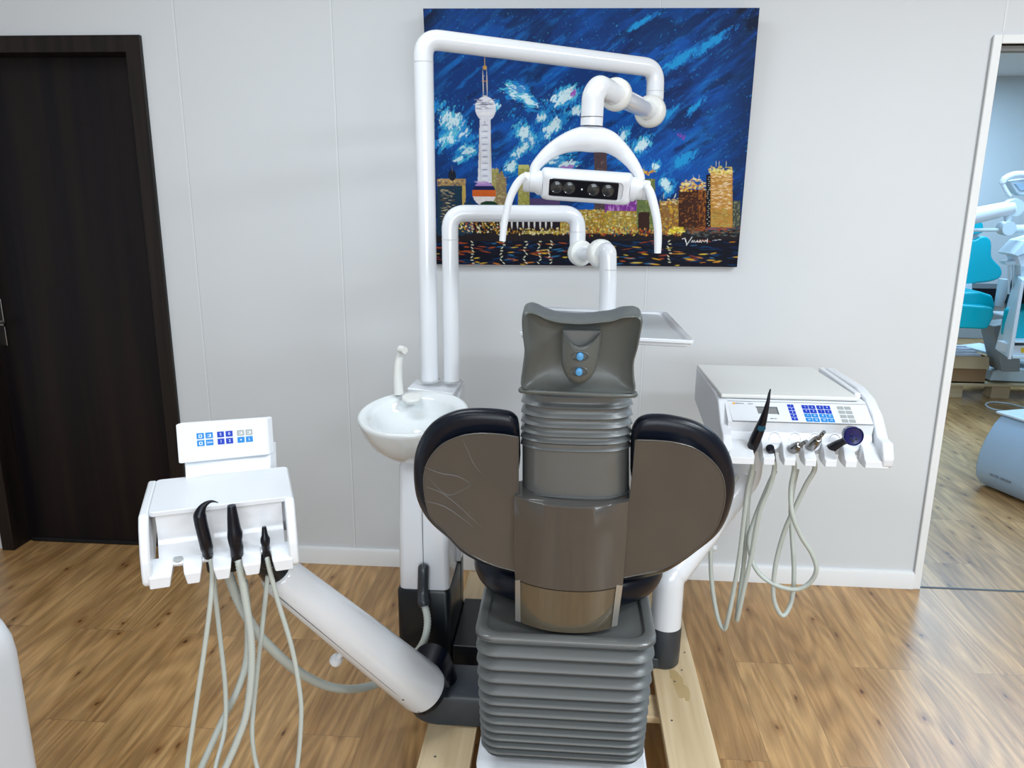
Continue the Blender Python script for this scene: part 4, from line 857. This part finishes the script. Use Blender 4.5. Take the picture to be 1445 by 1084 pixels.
# ================================================================== tray on second pole
p2 = at(636.5, 541, PY); p2t = at(636, 301, PY); X2 = (p2.x+p2t.x)/2; r2 = .0235; z2 = p2t.z
ta = thing('instrument_tray', 'square white instrument tray on a jointed arm behind the grey headrest', 'tray', (X2, PY, dz+.008))
e1 = at(815, 301, 2.30); e1.z = z2; e2 = at(815, 348, 2.30)
bm = B(); tube(bm, fillet([Vector((X2, PY, dz+.006)), Vector((X2, PY, z2)), e1, e2], .045, 10), r2, 26); tp = mk('pole', bm, M['white'], ta, smooth=60)
line_ring((X2, PY, at(636, 338, PY).z), r2+.0006, tp); line_ring(at(814.5, 327, 2.30), r2+.0006, tp); line_ring((X2, PY, dz+.011), r2+.004, tp, 'base_ring', .002)
j1 = at(820, 357, 2.28); j2 = at(848, 358, 2.16); dj = (j2-j1).normalized()
bm = B(); lathe(bm, [(.024, -.030), (.032, -.026), (.037, -.012), (.038, .000), (.035, .010), (.026, .012)], along(j1, dj), 30); tube(bm, [e2+Vector((0, 0, .01)), j1], r2, 20); mk('joint', bm, M['cream'], ta, smooth=60, label='cream plastic joint')
bm = B(); tube(bm, [j1, j2], .0205, 24); mk('short_arm', bm, M['white'], ta, smooth=60)
bm = B(); lathe(bm, [(.028, -.022), (.036, -.018), (.040, -.006), (.039, .008), (.034, .016), (.026, .017)], along(j2, dj), 30); mk('joint', bm, M['cream'], ta, smooth=60, label='cream plastic joint')
g0 = at(858, 352, 2.13); g1 = at(858, 400, 2.13); 
# tray plate
ZT = at(860, 478, 1.93).z
tq = [atz(731, 471, ZT), atz(981, 483, ZT), atz(941, 441, ZT), atz(757, 434, ZT)]
tcy = .0
g2 = Vector((g1.x, 2.13, ZT+.004))
bm = B(); tube(bm, fillet([j2, g0, Vector((g1.x, 2.13, g1.z)), g2], .03, 8), [.0235]*2+[.0235], 24); mk('down_stem', bm, M['white'], ta, smooth=60)
bm = B(); lathe(bm, [(.0242, -.0008), (.0242, .0008)], Matrix.Translation(Vector((g1.x, 2.13, at(858, 380, 2.13).z))), 24); lathe(bm, [(.026, 0), (.026, .006)], Matrix.Translation(g2), 24); mk('stem_line', bm, M['seamd'], ta)
cq = sum(tq, Vector())/4
def tr(s, dz_, pw=0): 
    out = []; Q = [cq+(p-cq)*s for p in tq]; n = 4
    for i in range(4):
        a, b, c = Q[i-1], Q[i], Q[(i+1) % 4]; u = (a-b).normalized(); v = (c-b).normalized(); r = .02
        for k in range(5): t = k/4; out.append((b+u*r)*(1-t)**2+b*2*t*(1-t)+(b+v*r)*t*t+Vector((0, 0, dz_)))
    return out
bm = B(); loft(bm, [tr(.95, -.016), tr(.97, -.014), tr(.975, -.006), tr(1.0, -.004), tr(1.0, .002), tr(.985, .004), tr(.965, .002), tr(.94, .003), tr(.92, .001), tr(.905, -.004), tr(.88, -.005)]); ty = mk('tray_top', bm, M['tray'], ta, smooth=40)
bm = B(); loft(bm, [tr(.86, -.005), tr(.86, -.002)]); mk('tray_mat', bm, M['trayin'], ty)

# ================================================================== dentist console (right)
co = thing('dentist_console', 'large white dental console with keypad and handpiece docks at right', 'dental console', (at(943, 818, 2.10).x, 2.1, PZ))
UX0, UX1 = .475, .880
f0 = at(1020, 556, 2.2); f1 = at(1219, 562, 2.2); UX0, UX1 = f0.x, f1.x; ZL = (f0.z+f1.z)/2
TY = Matrix(((0, 0, 1, 0), (1, 0, 0, 0), (0, 1, 0, 0), (0, 0, 0, 1)))     # outline (y,z), depth x
def YZ(prof, x0, x1, bm=None): return prism(bm or B(), prof, x0, x1, TY)
YB = 2.58
pbl = at(1038, 596.5, 2.115); pbr = at(1227, 599, 2.115); ZP = (pbl.z+pbr.z)/2
bl = at(1040, 658, 2.045); br_ = at(1240, 659, 2.045); ZB = (bl.z+br_.z)/2
DX = .022
bodyp = [(YB, ZL-.012), (2.20, ZL-.012), (2.19, ZL-.016), (2.117, ZP), (2.118, ZP-.006), (2.122, ZP-.03), (2.118, ZB+.065), (2.11, ZB+.045), (2.12, ZB+.012), (2.35, ZB+.010), (YB, ZL-.115)]
mk('housing', YZ(bodyp, UX0+.004, UX1+.004), M['white'], co, smooth=30)
# left cheek: curved side wall, right cheek with handle
lch = [(YB+.005, ZL-.006), (2.24, ZL-.006), (2.19, ZL-.014), (2.13, ZP-.01), (2.085, ZB+.07), (2.062, ZB+.02), (2.062, ZB), (2.12, ZB), (2.35, ZB+.005), (YB+.005, ZL-.12)]
mk('side_cheek', YZ(catmull_2 if False else lch, UX0-.016, UX0+.012), M['white2'], co, bevel=.006)
rch = [(YB, ZL-.010), (YB, ZL+.004), (2.30, ZL+.008), (2.22, ZL-.006), (2.15, ZP+.02), (2.095, ZP-.03), (2.06, ZB+.07), (2.04, ZB+.03), (2.045, ZB+.004), (2.07, ZB-.003), (2.3, ZB+.002)]
mk('side_cheek', YZ(rch, UX1+.008, UX1+.040), M['white2'], co, bevel=.010)
bm = B(); YZ([(2.16, ZP-.005), (2.115, ZP-.035), (2.09, ZB+.06), (2.09, ZB+.04), (2.12, ZB+.06)], UX1+.0085, UX1+.0105, bm); mk('handle_slot', bm, M['kgrey'], co)
bm = B(); YZ([(YB, ZL-.012), (YB, ZL+.004), (2.24, ZL+.004), (2.235, ZL-.012)], UX1-.012, UX1+.006, bm); mk('side_rail', bm, M['white'], co, bevel=.004)
# lid / top mat
lf = [(UX0-.006, 2.195), (UX1-.014, 2.195), (UX1-.030, YB+.01), (UX0-.014, YB+.01)]
bm = B(); loft(bm, [[Vector((x, y, ZL-.010)) for x, y in lf], [Vector((x, y, ZL+.002)) for x, y in lf]]); lid = mk('lid', bm, M['cream'], co, bevel=.004)
# control panel on sloping face
n_ = Vector((0, -(ZL-.016-ZP), -(2.19-2.117)))
pa, pb2, pc2, pd = Vector((UX0+.012, 2.1895, ZL-.018)), Vector((UX1+.002, 2.1895, ZL-.018)), Vector((UX1+.002, 2.1175, ZP+.001)), Vector((UX0+.016, 2.1175, ZP+.001))
g = panel(pa, pb2, pc2, pd)
bm = B(); loft(bm, [[g(u, v, -.002) for u, v in ((0, 0), (1, 0), (1, 1), (0, 1))], [g(u, v, .0012) for u, v in ((0, 0), (1, 0), (1, 1), (0, 1))]]); cp = mk('control_panel', bm, M['white2'], co)
bm = B(); 
for v in (-.01, 1.0): loft(bm, [[g(u, vv, h) for u, vv in ((0, v), (1, v), (1, v+.022), (0, v+.022))] for h in (0, .0022)])
mk('panel_line', bm, M['inkd'], cp)
g2_ = lambda u, v, h=0: g(u, v, h+.0014)
for i in range(5): key(g2_, .428, .10+i*.165, .476, .25+i*.165, M['bdark'], cp)
for r in range(4):
    for c in range(4):
        u0 = .530+c*.0505+(.006 if c > 1 else 0); key(g2_, u0, .11+r*.215, u0+.0495, .31+r*.215, M['bdark'] if r < 2 else M['blight'], cp)
    for c in range(2): u0 = .785+c*.052; key(g2_, u0, .13+r*.215, u0+.048, .30+r*.215, M['kgrey'], cp)
key(g2_, .195, .27, .348, .63, M['screen'], cp, name='display')
bm = B()
loft(bm, [[g2_(u, v, h) for u, v in ((.195, .265), (.350, .265), (.350, .295), (.195, .295))] for h in (.0002, .0014)])
loft(bm, [[g2_(u, v, h) for u, v in ((.344, .27), (.350, .27), (.350, .635), (.344, .635))] for h in (.0002, .0014)]); mk('display_edge', bm, M['line'], cp)
bm = B(); sy = [['1', 'o', 'S', '0'], ['Y', '3', '1', '2'], ['=', 'D', 'B', 'G'], ['O', 'Q', 'O', 'H']]
for r in range(4):
    for c in range(4):
        u0 = .530+c*.0505+(.006 if c > 1 else 0); ptext(g2_, u0+.025, .21+r*.215, sy[r][c], .0085, bm)
for i, s in enumerate('12345'): ptext(g2_, .452, .175+i*.165, s, .0075, bm)
mk('key_symbol', bm, M['ink'], cp)
bm = B(); ptext(g2_, .085, .12, 'SIRONA', .0068, bm, .0006); ptext(g2_, .165, .125, 'C2+', .0085, bm, .0006); mk('panel_lettering', bm, M['inkd'], cp)
bm = B(); loft(bm, [[g2_(u, v, h) for u, v in ((.034, .075), (.052, .075), (.052, .165), (.034, .165))] for h in (.0002, .0010)]); mk('orange_mark', bm, M['orange'], cp)
bm = B(); ptext(g2_, .30, .85, 'SERVICE', .005, bm, .0006); mk('small_lettering', bm, M['inkd'], cp)
# dock teeth
tx = [1056.5, 1085.5, 1115, 1144.5, 1173.4, 1202, 1230]
tX = [at(x, 652, 2.045).x for x in tx]
hw_ = .0165
for i, x in enumerate(tX):
    xa, xb = x-hw_, x+hw_
    if i == 0: xa = UX0-.0+.0
    if i == 6: xb = UX1+.030
    z0, z1 = ZB, ZB+.022
    rings = [[(xa+.008 if i else xa, 2.118, ZB+.052), (xb-.002, 2.118, ZB+.052), (xb-.002, 2.118, ZB+.004), (xa+.004, 2.118, ZB+.004)],
             [(xa+.004, 2.085, ZB+.045), (xb-.002, 2.085, ZB+.045), (xb, 2.085, ZB+.001), (xa, 2.085, ZB+.001)],
             [(xa, 2.052, z1), (xb, 2.052, z1), (xb, 2.052, z0), (xa, 2.052, z0)],
             [(xa+.002, 2.046, z1-.002), (xb-.002, 2.046, z1-.002), (xb-.002, 2.046, z0), (xa+.002, 2.046, z0)]]
    bm = B(); loft(bm, [[Vector(p) for p in r] for r in rings]); mk('dock_tooth', bm, M['white'], co, bevel=.002)
sX = [(tX[i]+tX[i+1])/2 for i in range(6)]
for x in sX:
    bm = B(); T3 = frame((x, 2.114, ZB+.050), (1, 0, 0), (0, -1, .35)); lathe(bm, [(.0165, -.006), (.0170, .002), (.0160, .003), (.0135, .0), (.0100, -.004)], T3, 26, 1, 1.5); mk('dock_ring', bm, M['white2'], co, smooth=60)
# arm for this console
q0 = at(943, 818, 2.10); q1 = at(1052, 672, 2.30)
ra = co
bm = B(); rp_ = fillet([Vector((q0.x+.001, 2.10, .262)), Vector((q0.x+.001, 2.10, q0.z+.01)), q1, Vector((q1.x+.01, 2.32, ZB+.03))], .05); tube(bm, rp_, [.0455]*8+[.048]*(len(rp_)-8), 32); rt = mk('swing_arm', bm, M['white'], ra, smooth=60)
bm = B(); lathe(bm, [(.040, PZ+.001), (.045, PZ+.008), (.0465, .20), (.047, .268), (.045, .275)], Matrix.Translation((q0.x+.001, 2.10, 0)), 32); mk('arm_foot', bm, M['dgrey'], ra, smooth=50)
bm = B(); kk1 = at(1008, 773, 2.20); kk0 = q0.lerp(q1, .42); tube(bm, [kk0, kk1], .005, 10); sphere(bm, kk1, .010); mk('arm_knob', bm, M['white2'], ra)
bm = B(); box(bm, (CXB+.1, 2.06, PZ+.001), (q0.x, 2.14, .18)); mk('foot_bracket', bm, M['dgrey'], ra, bevel=.004)

# right instruments
def RI(px, py, Y=2.07): return at(px, py, Y)
def hosed(t, pts, r=.0068): 
    bm = B(); tube(bm, catmull(pts, 8), r, 12); mk('hose', bm, M['hose'], t, smooth=80)
h = RI
i1 = inst('air_water_syringe', 'tall black pointed syringe in the leftmost dock of the right console', 'dental handpiece', h(1061, 632))
bm = B(); tube(bm, [h(1059, 640, 2.10), h(1061, 632, 2.085), h(1066, 620), h(1072, 606), h(1077, 592, 2.06), h(1081, 578, 2.05), h(1084, 566, 2.05), h(1085.5, 556, 2.05), h(1087.2, 549, 2.05)], [.010, .0145, .0155, .0140, .0105, .0072, .0048, .0034, .0018], 18); mk('syringe_body', bm, M['black'], i1, smooth=60)
bm = B(); lathe(bm, [(.0115, 0), (.0110, .001), (.0005, .0014)], frame(h(1074.5, 604.5, 2.0535), (1, 0, .2), (0, -1, .2)), 20, 1, .75); mk('syringe_button', bm, M['spot'], i1)
hosed(i1, [h(1060, 638, 2.10), h(1062, 660, 2.10), h(1055, 690, 2.12), h(1050, 730, 2.13), h(1044, 780, 2.14), h(1035, 835, 2.15), h(1028, 870, 2.15), h(1022, 888, 2.16), h(1013, 872, 2.17), h(1006, 835, 2.18), h(1003, 795, 2.19), h(1005, 756, 2.20), h(1020, 715, 2.22), h(1040, 672, 2.24)])
i2 = inst('handpiece_hose', 'loose grey handpiece hose with black plug in the second dock', 'hose', h(1088, 635))
bm = B(); tube(bm, [h(1091, 652, 2.09), h(1088, 638, 2.075), h(1086.5, 632, 2.06), h(1086.2, 631, 2.058)], [.008, .0115, .0115, .008], 16); mk('hose_plug', bm, M['black'], i2)
hosed(i2, [h(1089, 640, 2.085), h(1093, 660, 2.09), h(1085, 690, 2.10), h(1074, 715, 2.11), h(1067, 745, 2.12), h(1060, 785, 2.13), h(1050, 830, 2.14), h(1042, 868, 2.15), h(1040, 875, 2.16), h(1041, 862, 2.17), h(1049, 800, 2.19), h(1054, 750, 2.20), h(1056, 705, 2.21), h(1064, 665, 2.22)])
i3 = inst('turbine_motor', 'short steel motor in the third dock of the right console, lower one', 'dental handpiece', h(1115, 634)); i3['label'] = 'short steel motor lying lower, left of the other steel motor'
def motor(t, a, b, c_):
    bm = B(); a, b, c_ = a, b, c_; dm = (b-a).normalized(); tube(bm, [a-dm*.012, a, a+dm*.004, a.lerp(b, .6), a.lerp(b, .85), b, b+dm*.001], [.011, .0135, .0145, .0138, .0122, .0090, .0055], 22); mk('motor_body', bm, M['steel'], t, smooth=40)
    bm = B(); tube(bm, [b, c_-(c_-b)*.25, c_-(c_-b)*.25+dm*.0005, c_], [.0058, .0058, .0048, .0048], 16); mk('motor_shank', bm, M['steel'], t, smooth=40)
    bm = B(); tube(bm, [c_, c_+dm*.0045], [.0050, .0050], 14); mk('shank_tip', bm, M['dark'], t)
motor(i3, h(1115, 636, 2.085), h(1129, 628, 2.04), h(1137, 623.5, 2.02))
hosed(i3, [h(1114, 638, 2.10), h(1121, 658, 2.10), h(1116, 690, 2.10), h(1118, 725, 2.09), h(1130, 756, 2.09), h(1146, 782, 2.09), h(1152, 805, 2.09), h(1141, 824, 2.10), h(1120, 832, 2.11), h(1089, 823, 2.13), h(1066, 802, 2.15), h(1057, 766, 2.18), h(1064, 735, 2.2), h(1082, 690, 2.22), h(1094, 664, 2.22)])
i4 = inst('turbine_motor', 'short steel motor standing higher beside the navy curing handpiece', 'dental handpiece', h(1146, 630))
motor(i4, h(1143, 631, 2.085), h(1155, 619, 2.04), h(1162, 610.5, 2.02))
hosed(i4, [h(1144, 635, 2.10), h(1150, 660, 2.10), h(1138, 683, 2.11), h(1125, 710, 2.12), h(1107, 750, 2.13), h(1094, 800, 2.13), h(1092, 845, 2.13), h(1104.6, 869, 2.13), h(1117, 848, 2.14), h(1120.5, 808, 2.15), h(1118, 760, 2.17), h(1116, 720, 2.19), h(1119, 690, 2.20), h(1125, 662, 2.22)])
i5 = inst('curing_handpiece', 'navy blue handpiece with round head in the right console', 'dental handpiece', h(1172, 634))
bm = B(); tube(bm, [h(1170, 640, 2.10), h(1172, 633, 2.09), h(1182, 627, 2.075), h(1190, 623, 2.06), h(1199, 617, 2.045)], [.011, .0140, .0115, .0100, .0170], 18); mk('handpiece_body', bm, M['black'], i5, smooth=60)
hc = h(1203.5, 615, 2.03); bm = B(); lathe(bm, [(.017, -.026), (.0235, -.020), (.0262, .0), (.0262, .008), (.0240, .011), (.0220, .007), (.0005, .005)], frame(hc, (1, 0, .3), (.25, -1, .15)), 26); hh = mk('handpiece_head', bm, M['navy'], i5, smooth=50)
bm = B()
for (du, dv) in ((-.009, -.005), (-.004, .007), (-.005, -.012), (.005, -.009)): lathe(bm, [(.0028, .005), (.0028, .0076), (.0003, .0082)], frame(hc, (1, 0, .3), (.25, -1, .15)) @ Matrix.Translation((du, dv, 0)), 10)
mk('head_pin', bm, M['dark'], hh)
hosed(i5, [h(1170, 640, 2.10), h(1176, 652, 2.13), h(1170, 648, 2.22), h(1160, 640, 2.30)], .006)

# ================================================================== white cabinet at the left edge of the view
tz = .75; cxr = atz(40, 1050, .42)
ccy = 1.24; cxr = at(33, 1000, 1.24).x
bm = B(); rings = []
for z, i in ((0.0, 0), (tz-.10, 0), (tz-.065, .004), (tz-.035, .014), (tz-.012, .032), (tz, .06)): rings.append(rrect(cxr-.25, 1.02, z, .25-i, .26-i*.4, .05))
loft(bm, rings); tag(mk('equipment_cabinet', bm, M['white2'], None, smooth=60), 'white rounded cabinet cut off by the lower left edge of view', 'cabinet')

# ================================================================== far room
def solid(name, pts_px, Y, depth, m, parent=None, bevel=.01, dx=0, curve=0):
    a = [at(x, y, Y) for x, y in pts_px]
    if curve: a = catmull(a, curve, True)
    bm = B(); loft(bm, [a, [p+Vector((dx, depth, 0)) for p in a]]); return mk(name, bm, M[m] if isinstance(m, str) else m, parent, bevel=bevel)
# silver cover box on the floor
sb = thing('chair_base_cover', 'silver blue curved cover with small lettering on the far room floor', 'cover', (2.2, 3.75, 0))
YS = 3.55
cz = lambda px, py: atz(px, py, 0)
c1 = cz(1371, 686); c2 = cz(1445, 718)
# footprint edge runs from c1 (far left) to c2 (near right); cross-section bulges outward
dirf = (c2-c1); dirf.z = 0; Lf = dirf.length; dirf.normalize(); outn = Vector((dirf.y, -dirf.x, 0))
hz = .395
sec = [(0, .0), (.045, .01), (.085, .06), (.095, .12), (.085, .20), (.055, .28), (.015, .35), (-.03, hz), (-.34, hz), (-.34, 0)]
sec = [(-x*0+ (x-.095), z) for x, z in sec]
bm = B(); Lx = Lf+.55
rings = []
for s in (0, Lx): rings.append([c1+dirf*s+outn*a_*1.0+Vector((0, 0, z+.004)) for a_, z in [(x, z) for x, z in sec]])
loft(bm, rings); cvb = mk('cover_shell', bm, M['steelblue'], sb, smooth=50, bevel=.012)
bm = B(); rings = [[c1+dirf*s+outn*x+Vector((0, 0, z)) for x, z in ((-.105, hz+.004), (-.105, hz+.016), (-.45, hz+.016), (-.45, hz+.004))] for s in (-.02, Lx)]; loft(bm, rings); mk('cover_lid', bm, M['pblue'], sb, bevel=.004)
bm = B(); o = c1+dirf*.165+outn*.004+Vector((0, 0, .105)); text_bm(bm, 'SILVER AIRLINE', frame(o, dirf, outn+Vector((0, 0, -.12))), .019); mk('lettering', bm, M['line'], sb)
# cable
bm = B(); tube(bm, catmull([Vector(p) for p in [atz(x, y, .006) for x, y in ((1446, 581), (1425, 581), (1400, 577), (1391, 571), (1400, 567.5), (1425, 570), (1450, 577))]], 8), .006, 8); tag(mk('cable', bm, M['pblue'], None), 'thin pale cable looped on the far room floor', 'cable')
# far pallet + cardboard box
fb = cz(1340, 562); YF = fb.y
fp = thing('wooden_pallet', 'wooden pallet under the cardboard box in the far room', 'pallet', (fb.x+.4, YF+.3, 0))
for px in (1333, 1400):
    a = at(px, 560, YF+.0); w_ = at(px+22, 560, YF).x-a.x; mk('block', box(B(), (a.x, YF+.02, .0), (a.x+w_*1.2, YF+.14, .10)), M['pinex'], fp, bevel=.004)
x0 = at(1325, 560, YF).x; mk('board', box(B(), (x0, YF, .10), (x0+1.3, YF+.12, .122)), M['pinex'], fp, bevel=.003); mk('board', box(B(), (x0, YF+.5, .10), (x0+1.3, YF+.62, .122)), M['pinex'], fp, bevel=.003); mk('board', box(B(), (x0, YF+.5, .0), (x0+1.3, YF+.62, .09)), M['dark'], fp, bevel=.003)
bx0 = at(1330, 530, YF).x; bx1 = at(1392, 530, YF).x; zb0 = .123; zb1 = at(1390, 504, YF).z
cb = thing('cardboard_box', 'open brown cardboard box with papers on the far pallet', 'box', ((bx0+bx1)/2, YF+.2, zb0))
bm = B(); box(bm, (bx0, YF+.01, zb0), (bx1, YF+.02, zb1)); box(bm, (bx0, YF+.42, zb0), (bx1, YF+.43, zb1)); box(bm, (bx0, YF+.02, zb0), (bx0+.01, YF+.42, zb1)); box(bm, (bx1-.01, YF+.02, zb0), (bx1, YF+.42, zb1)); box(bm, (bx0, YF+.01, zb0), (bx1, YF+.43, zb0+.01)); mk('carton', bm, M['card'], cb)
bm = B(); zm = at(1390, 520, YF).z; loft(bm, [[(bx0, YF+.009, zb1), (bx1, YF+.009, zb1), (bx1+.0, YF-.02, zm), (bx0, YF-.02, zm)], [(bx0, YF+.004, zb1), (bx1, YF+.004, zb1), (bx1, YF-.025, zm), (bx0, YF-.025, zm)]]); mk('flap', bm, mat('cardboard_flap', (.46, .33, .19), .8), cb)
bm = B(); 
for k in range(4): box(bm, (bx0+.05, YF+.06+k*.08, zb1-.03), (bx1-.03, YF+.10+k*.08, zb1+.01+.006*k), Matrix.Identity(4))
tag(mk('papers', bm, M['paper'], None), 'white papers lying in the open cardboard box', 'papers')
# pale slanting board lying across
q = [(1352, 489), (1372, 487), (1450, 505), (1450, 517)]
bm = B(); a = [at(1354, 490, YF+.38), at(1382, 487, YF+.55), at(1452, 502, YF+.40), at(1452, 516, YF+.05)]; loft(bm, [a, [p+Vector((0, 0, .018)) for p in a]]); tag(mk('loose_panel', bm, M['pblue'], None), 'pale loose panel leaning across the box and grey base', 'panel')
# grey base of the teal chair
bb = thing('dental_chair', 'teal dental chair standing in the room through the opening', 'dental chair', tuple(at(1400, 557, YF+.1)))
gx0 = at(1395, 540, YF+.1).x
bm = B(); a = [at(1394, 552, YF+.05), at(1402, 524, YF+.05), at(1410, 521, YF+.05), at(1480, 521, YF+.05), at(1480, 556, YF+.05)]; zmin = min(p.z for p in a); a = [p+Vector((0, 0, .125-zmin)) if p.z < .2 else p for p in a]; loft(bm, [a, [p+Vector((0, .35, 0)) for p in a]]); mk('base', bm, M['pblue'], bb, bevel=.01)
bm = B(); a0 = at(1415, 510, YF+.3); box(bm, (a0.x-.06, YF+.25, .35), (a0.x+.2, YF+.5, .62)); mk('column', bm, M['bench'], bb, bevel=.02)
YC = 5.9
solid('seat', [(1345, 424), (1356, 413), (1385, 412), (1401, 417), (1405, 430), (1404, 440), (1345, 438)], YC+.1, .45, 'teal', bb, .02)
solid('leg_cushion', [(1340, 432), (1352, 430), (1402, 434), (1403, 445), (1396, 462), (1390, 465), (1340, 463)], YC-.05, .3, 'teal', bb, .015)
solid('backrest', [(1350, 345), (1376, 338), (1384, 334), (1395, 335), (1400, 343), (1400, 360), (1404, 368), (1412, 376), (1415, 385), (1411, 393), (1398, 398), (1380, 400), (1350, 401)], YC+.5, .12, 'teal', bb, .02, curve=3)
solid('headrest', [(1365, 318), (1378, 313), (1386, 314), (1388, 320), (1387, 328), (1380, 330), (1365, 331)], YC+.48, .09, 'teal', bb, .015, curve=3)
solid('neck', [(1372, 328), (1382, 328), (1382, 345), (1372, 345)], YC+.53, .04, 'pblue', bb, .005)
solid('stem', [(1358, 400), (1372, 400), (1372, 418), (1358, 418)], YC+.5, .06, 'pblue', bb, .005)
bm = B(); tube(bm, [at(1418, 394, YC+.1), at(1414, 412, YC+.1), at(1409, 432, YC+.1)], [.042, .038, .030], 16); mk('armrest', bm, M['pblue'], bb)
# seat support down to base
solid('support', [(1400, 460), (1440, 455), (1440, 525), (1415, 525)], YC+.05, .2, 'bench', bb, .01)
# console arm over the teal chair
oa = thing('dental_lamp_arm', 'white jointed equipment arm crossing above the teal chair', 'support arm', tuple(at(1425, 330, 5.6)))
bm = B(); tube(bm, [at(1350, 311, 5.6), at(1382, 303, 5.6), at(1428, 293, 5.6), at(1430, 292.5, 5.6)], [.055, .055, .048, .040], 20); mk('upper_arm', bm, M['white'], oa)
bm = B(); lathe(bm, [(.058, -.04), (.062, 0), (.058, .03)], frame(at(1430, 293, 5.6), (1, 0, 0), (0, -1, 0)), 24); tube(bm, [at(1424, 300, 5.6), at(1422, 312, 5.6), at(1420, 320, 5.6)], [.035, .022, .034], 16); lathe(bm, [(.046, -.04), (.05, 0), (.046, .05)], frame(at(1419, 322, 5.6), (1, 0, 0), (0, -1, 0)), 24); mk('joint', bm, M['pblue'], oa)
bm = B(); tube(bm, [at(1352, 325, 5.6), at(1416, 324.5, 5.6)], .012, 12); mk('rail', bm, M['pblue'], oa)
bm = B(); tube(bm, [at(1421, 324, 5.62), at(1500, 324, 5.62)], .032, 16); mk('lower_arm', bm, M['pblue'], oa)
bm = B(); tube(bm, [at(1500, 324, 5.62), Vector((at(1500, 324, 5.62).x, 5.62, .0))], .04, 16); mk('post', bm, M['pblue'], oa)
fl2 = thing('operating_light', 'pale operating lamp with looped handle in the far room', 'dental lamp', tuple(at(1440, 280, 5.7)))
bm = B(); tube(bm, catmull([at(1425, 277, 5.7), at(1419, 268, 5.7), at(1415, 258, 5.7), at(1419, 252, 5.7), at(1430, 247, 5.7), at(1446, 246, 5.7), at(1462, 250, 5.7)], 5), [.013]*10+[.022]*21, 12); mk('handle', bm, M['white'], fl2)
solid('lamp_head', [(1424, 255), (1445, 252), (1475, 254), (1475, 278), (1440, 276), (1434, 272)], 5.72, .08, 'pblue', fl2, .015)
solid('lamp_face', [(1432, 259), (1445, 258), (1470, 260), (1470, 270), (1440, 269)], 5.71, .02, 'steelblue', fl2, .004)
bm = B(); tube(bm, [at(1462, 262, 5.76), at(1520, 262, 5.76), Vector((at(1520, 262, 5.76).x, 5.76, .0))], .025, 12); mk('pole', bm, M['pblue'], fl2)
# cart at far right
ct = thing('equipment_cart', 'pale open cart holding a teal bag beyond the opening', 'cart', tuple(at(1430, 508, 5.3)))
yc_ = 5.35
sidep = [at(1433, 384, yc_+.45), at(1441, 400, yc_), at(1424, 506, yc_), at(1404, 492, yc_+.45)]
bm = B(); loft(bm, [sidep, [p+Vector((.02, 0, 0)) for p in sidep]]); mk('side_wall', bm, M['pblue'], ct)
def plate(name, f_, b_, th):
    p, q = at(*f_, yc_), at(*b_, yc_+.45); q.z = p.z; X = p.x+.6
    a = [p, Vector((X, p.y, p.z)), Vector((X, q.y, p.z)), q]; mk(name, loft(B(), [a, [v+Vector((0, 0, th)) for v in a]]), M['pblue'], ct, bevel=.003)
plate('top', (1441, 402), (1434, 386), .03); plate('bottom', (1424, 506), (1405, 492), .02); plate('shelf', (1429, 484), (1411, 470), .012)
solid('back_wall', [(1430, 392), (1480, 392), (1480, 492), (1407, 492)], yc_+.44, .02, 'dark', ct, .0)
solid('face_frame', [(1441, 400), (1445, 400), (1427, 507), (1423, 507)], yc_-.005, .012, 'white2', ct, .0)
tag(solid('carry_bag', [(1438, 440), (1480, 430), (1480, 480), (1432, 480)], yc_+.12, .2, 'teal', None, .02), 'dark teal bag on the shelf inside the far cart', 'bag')
tb = tag(solid('labelled_box', [(1430, 488), (1480, 488), (1480, 501.5), (1428, 501.5)], yc_+.03, .2, 'white2', None, .003), 'flat white box with yellow sticker low in the far cart', 'box')
solid('sticker', [(1441, 491), (1450, 491), (1450, 498), (1441, 498)], yc_+.028, .003, 'yellow', tb, 0)
# instrument head on cart
ih = ct
solid('head_plate', [(1429, 359), (1447, 340), (1480, 330), (1480, 345), (1436, 362)], yc_+.2, .2, 'pblue', ih, .006)
solid('head_body', [(1436, 362), (1480, 350), (1480, 378), (1441, 376)], yc_+.25, .15, 'white', ih, .006)
solid('neck', [(1440, 374), (1480, 374), (1480, 393), (1441, 393)], yc_+.28, .1, 'pblue', ih, .006)
solid('holder', [(1418, 369), (1440, 367), (1440, 374), (1421, 374)], yc_+.3, .08, 'pblue', ih, .004)
for px, b in ((1424, 415), (1430, 408), (1435, 400)):
    bm = B(); tube(bm, [at(px, 370, yc_+.34), at(px, 374, yc_+.34), at(px-.5, b, yc_+.34)], [.012, .010, .007], 8); mk('hose', bm, M['pblue'], ih)
# low bench along far wall
bn = thing('low_bench', 'low grey bench with black top along the far wall', 'bench', (3.6, 8.9, 0))
mk('bench_body', box(B(), (1.1, 8.72, 0), (7.1, 9.18, .40)), M['bench'], bn, bevel=.01)
mk('bench_top', box(B(), (1.1, 8.68, .401), (7.1, 9.18, .56)), M['black'], bn, bevel=.01)
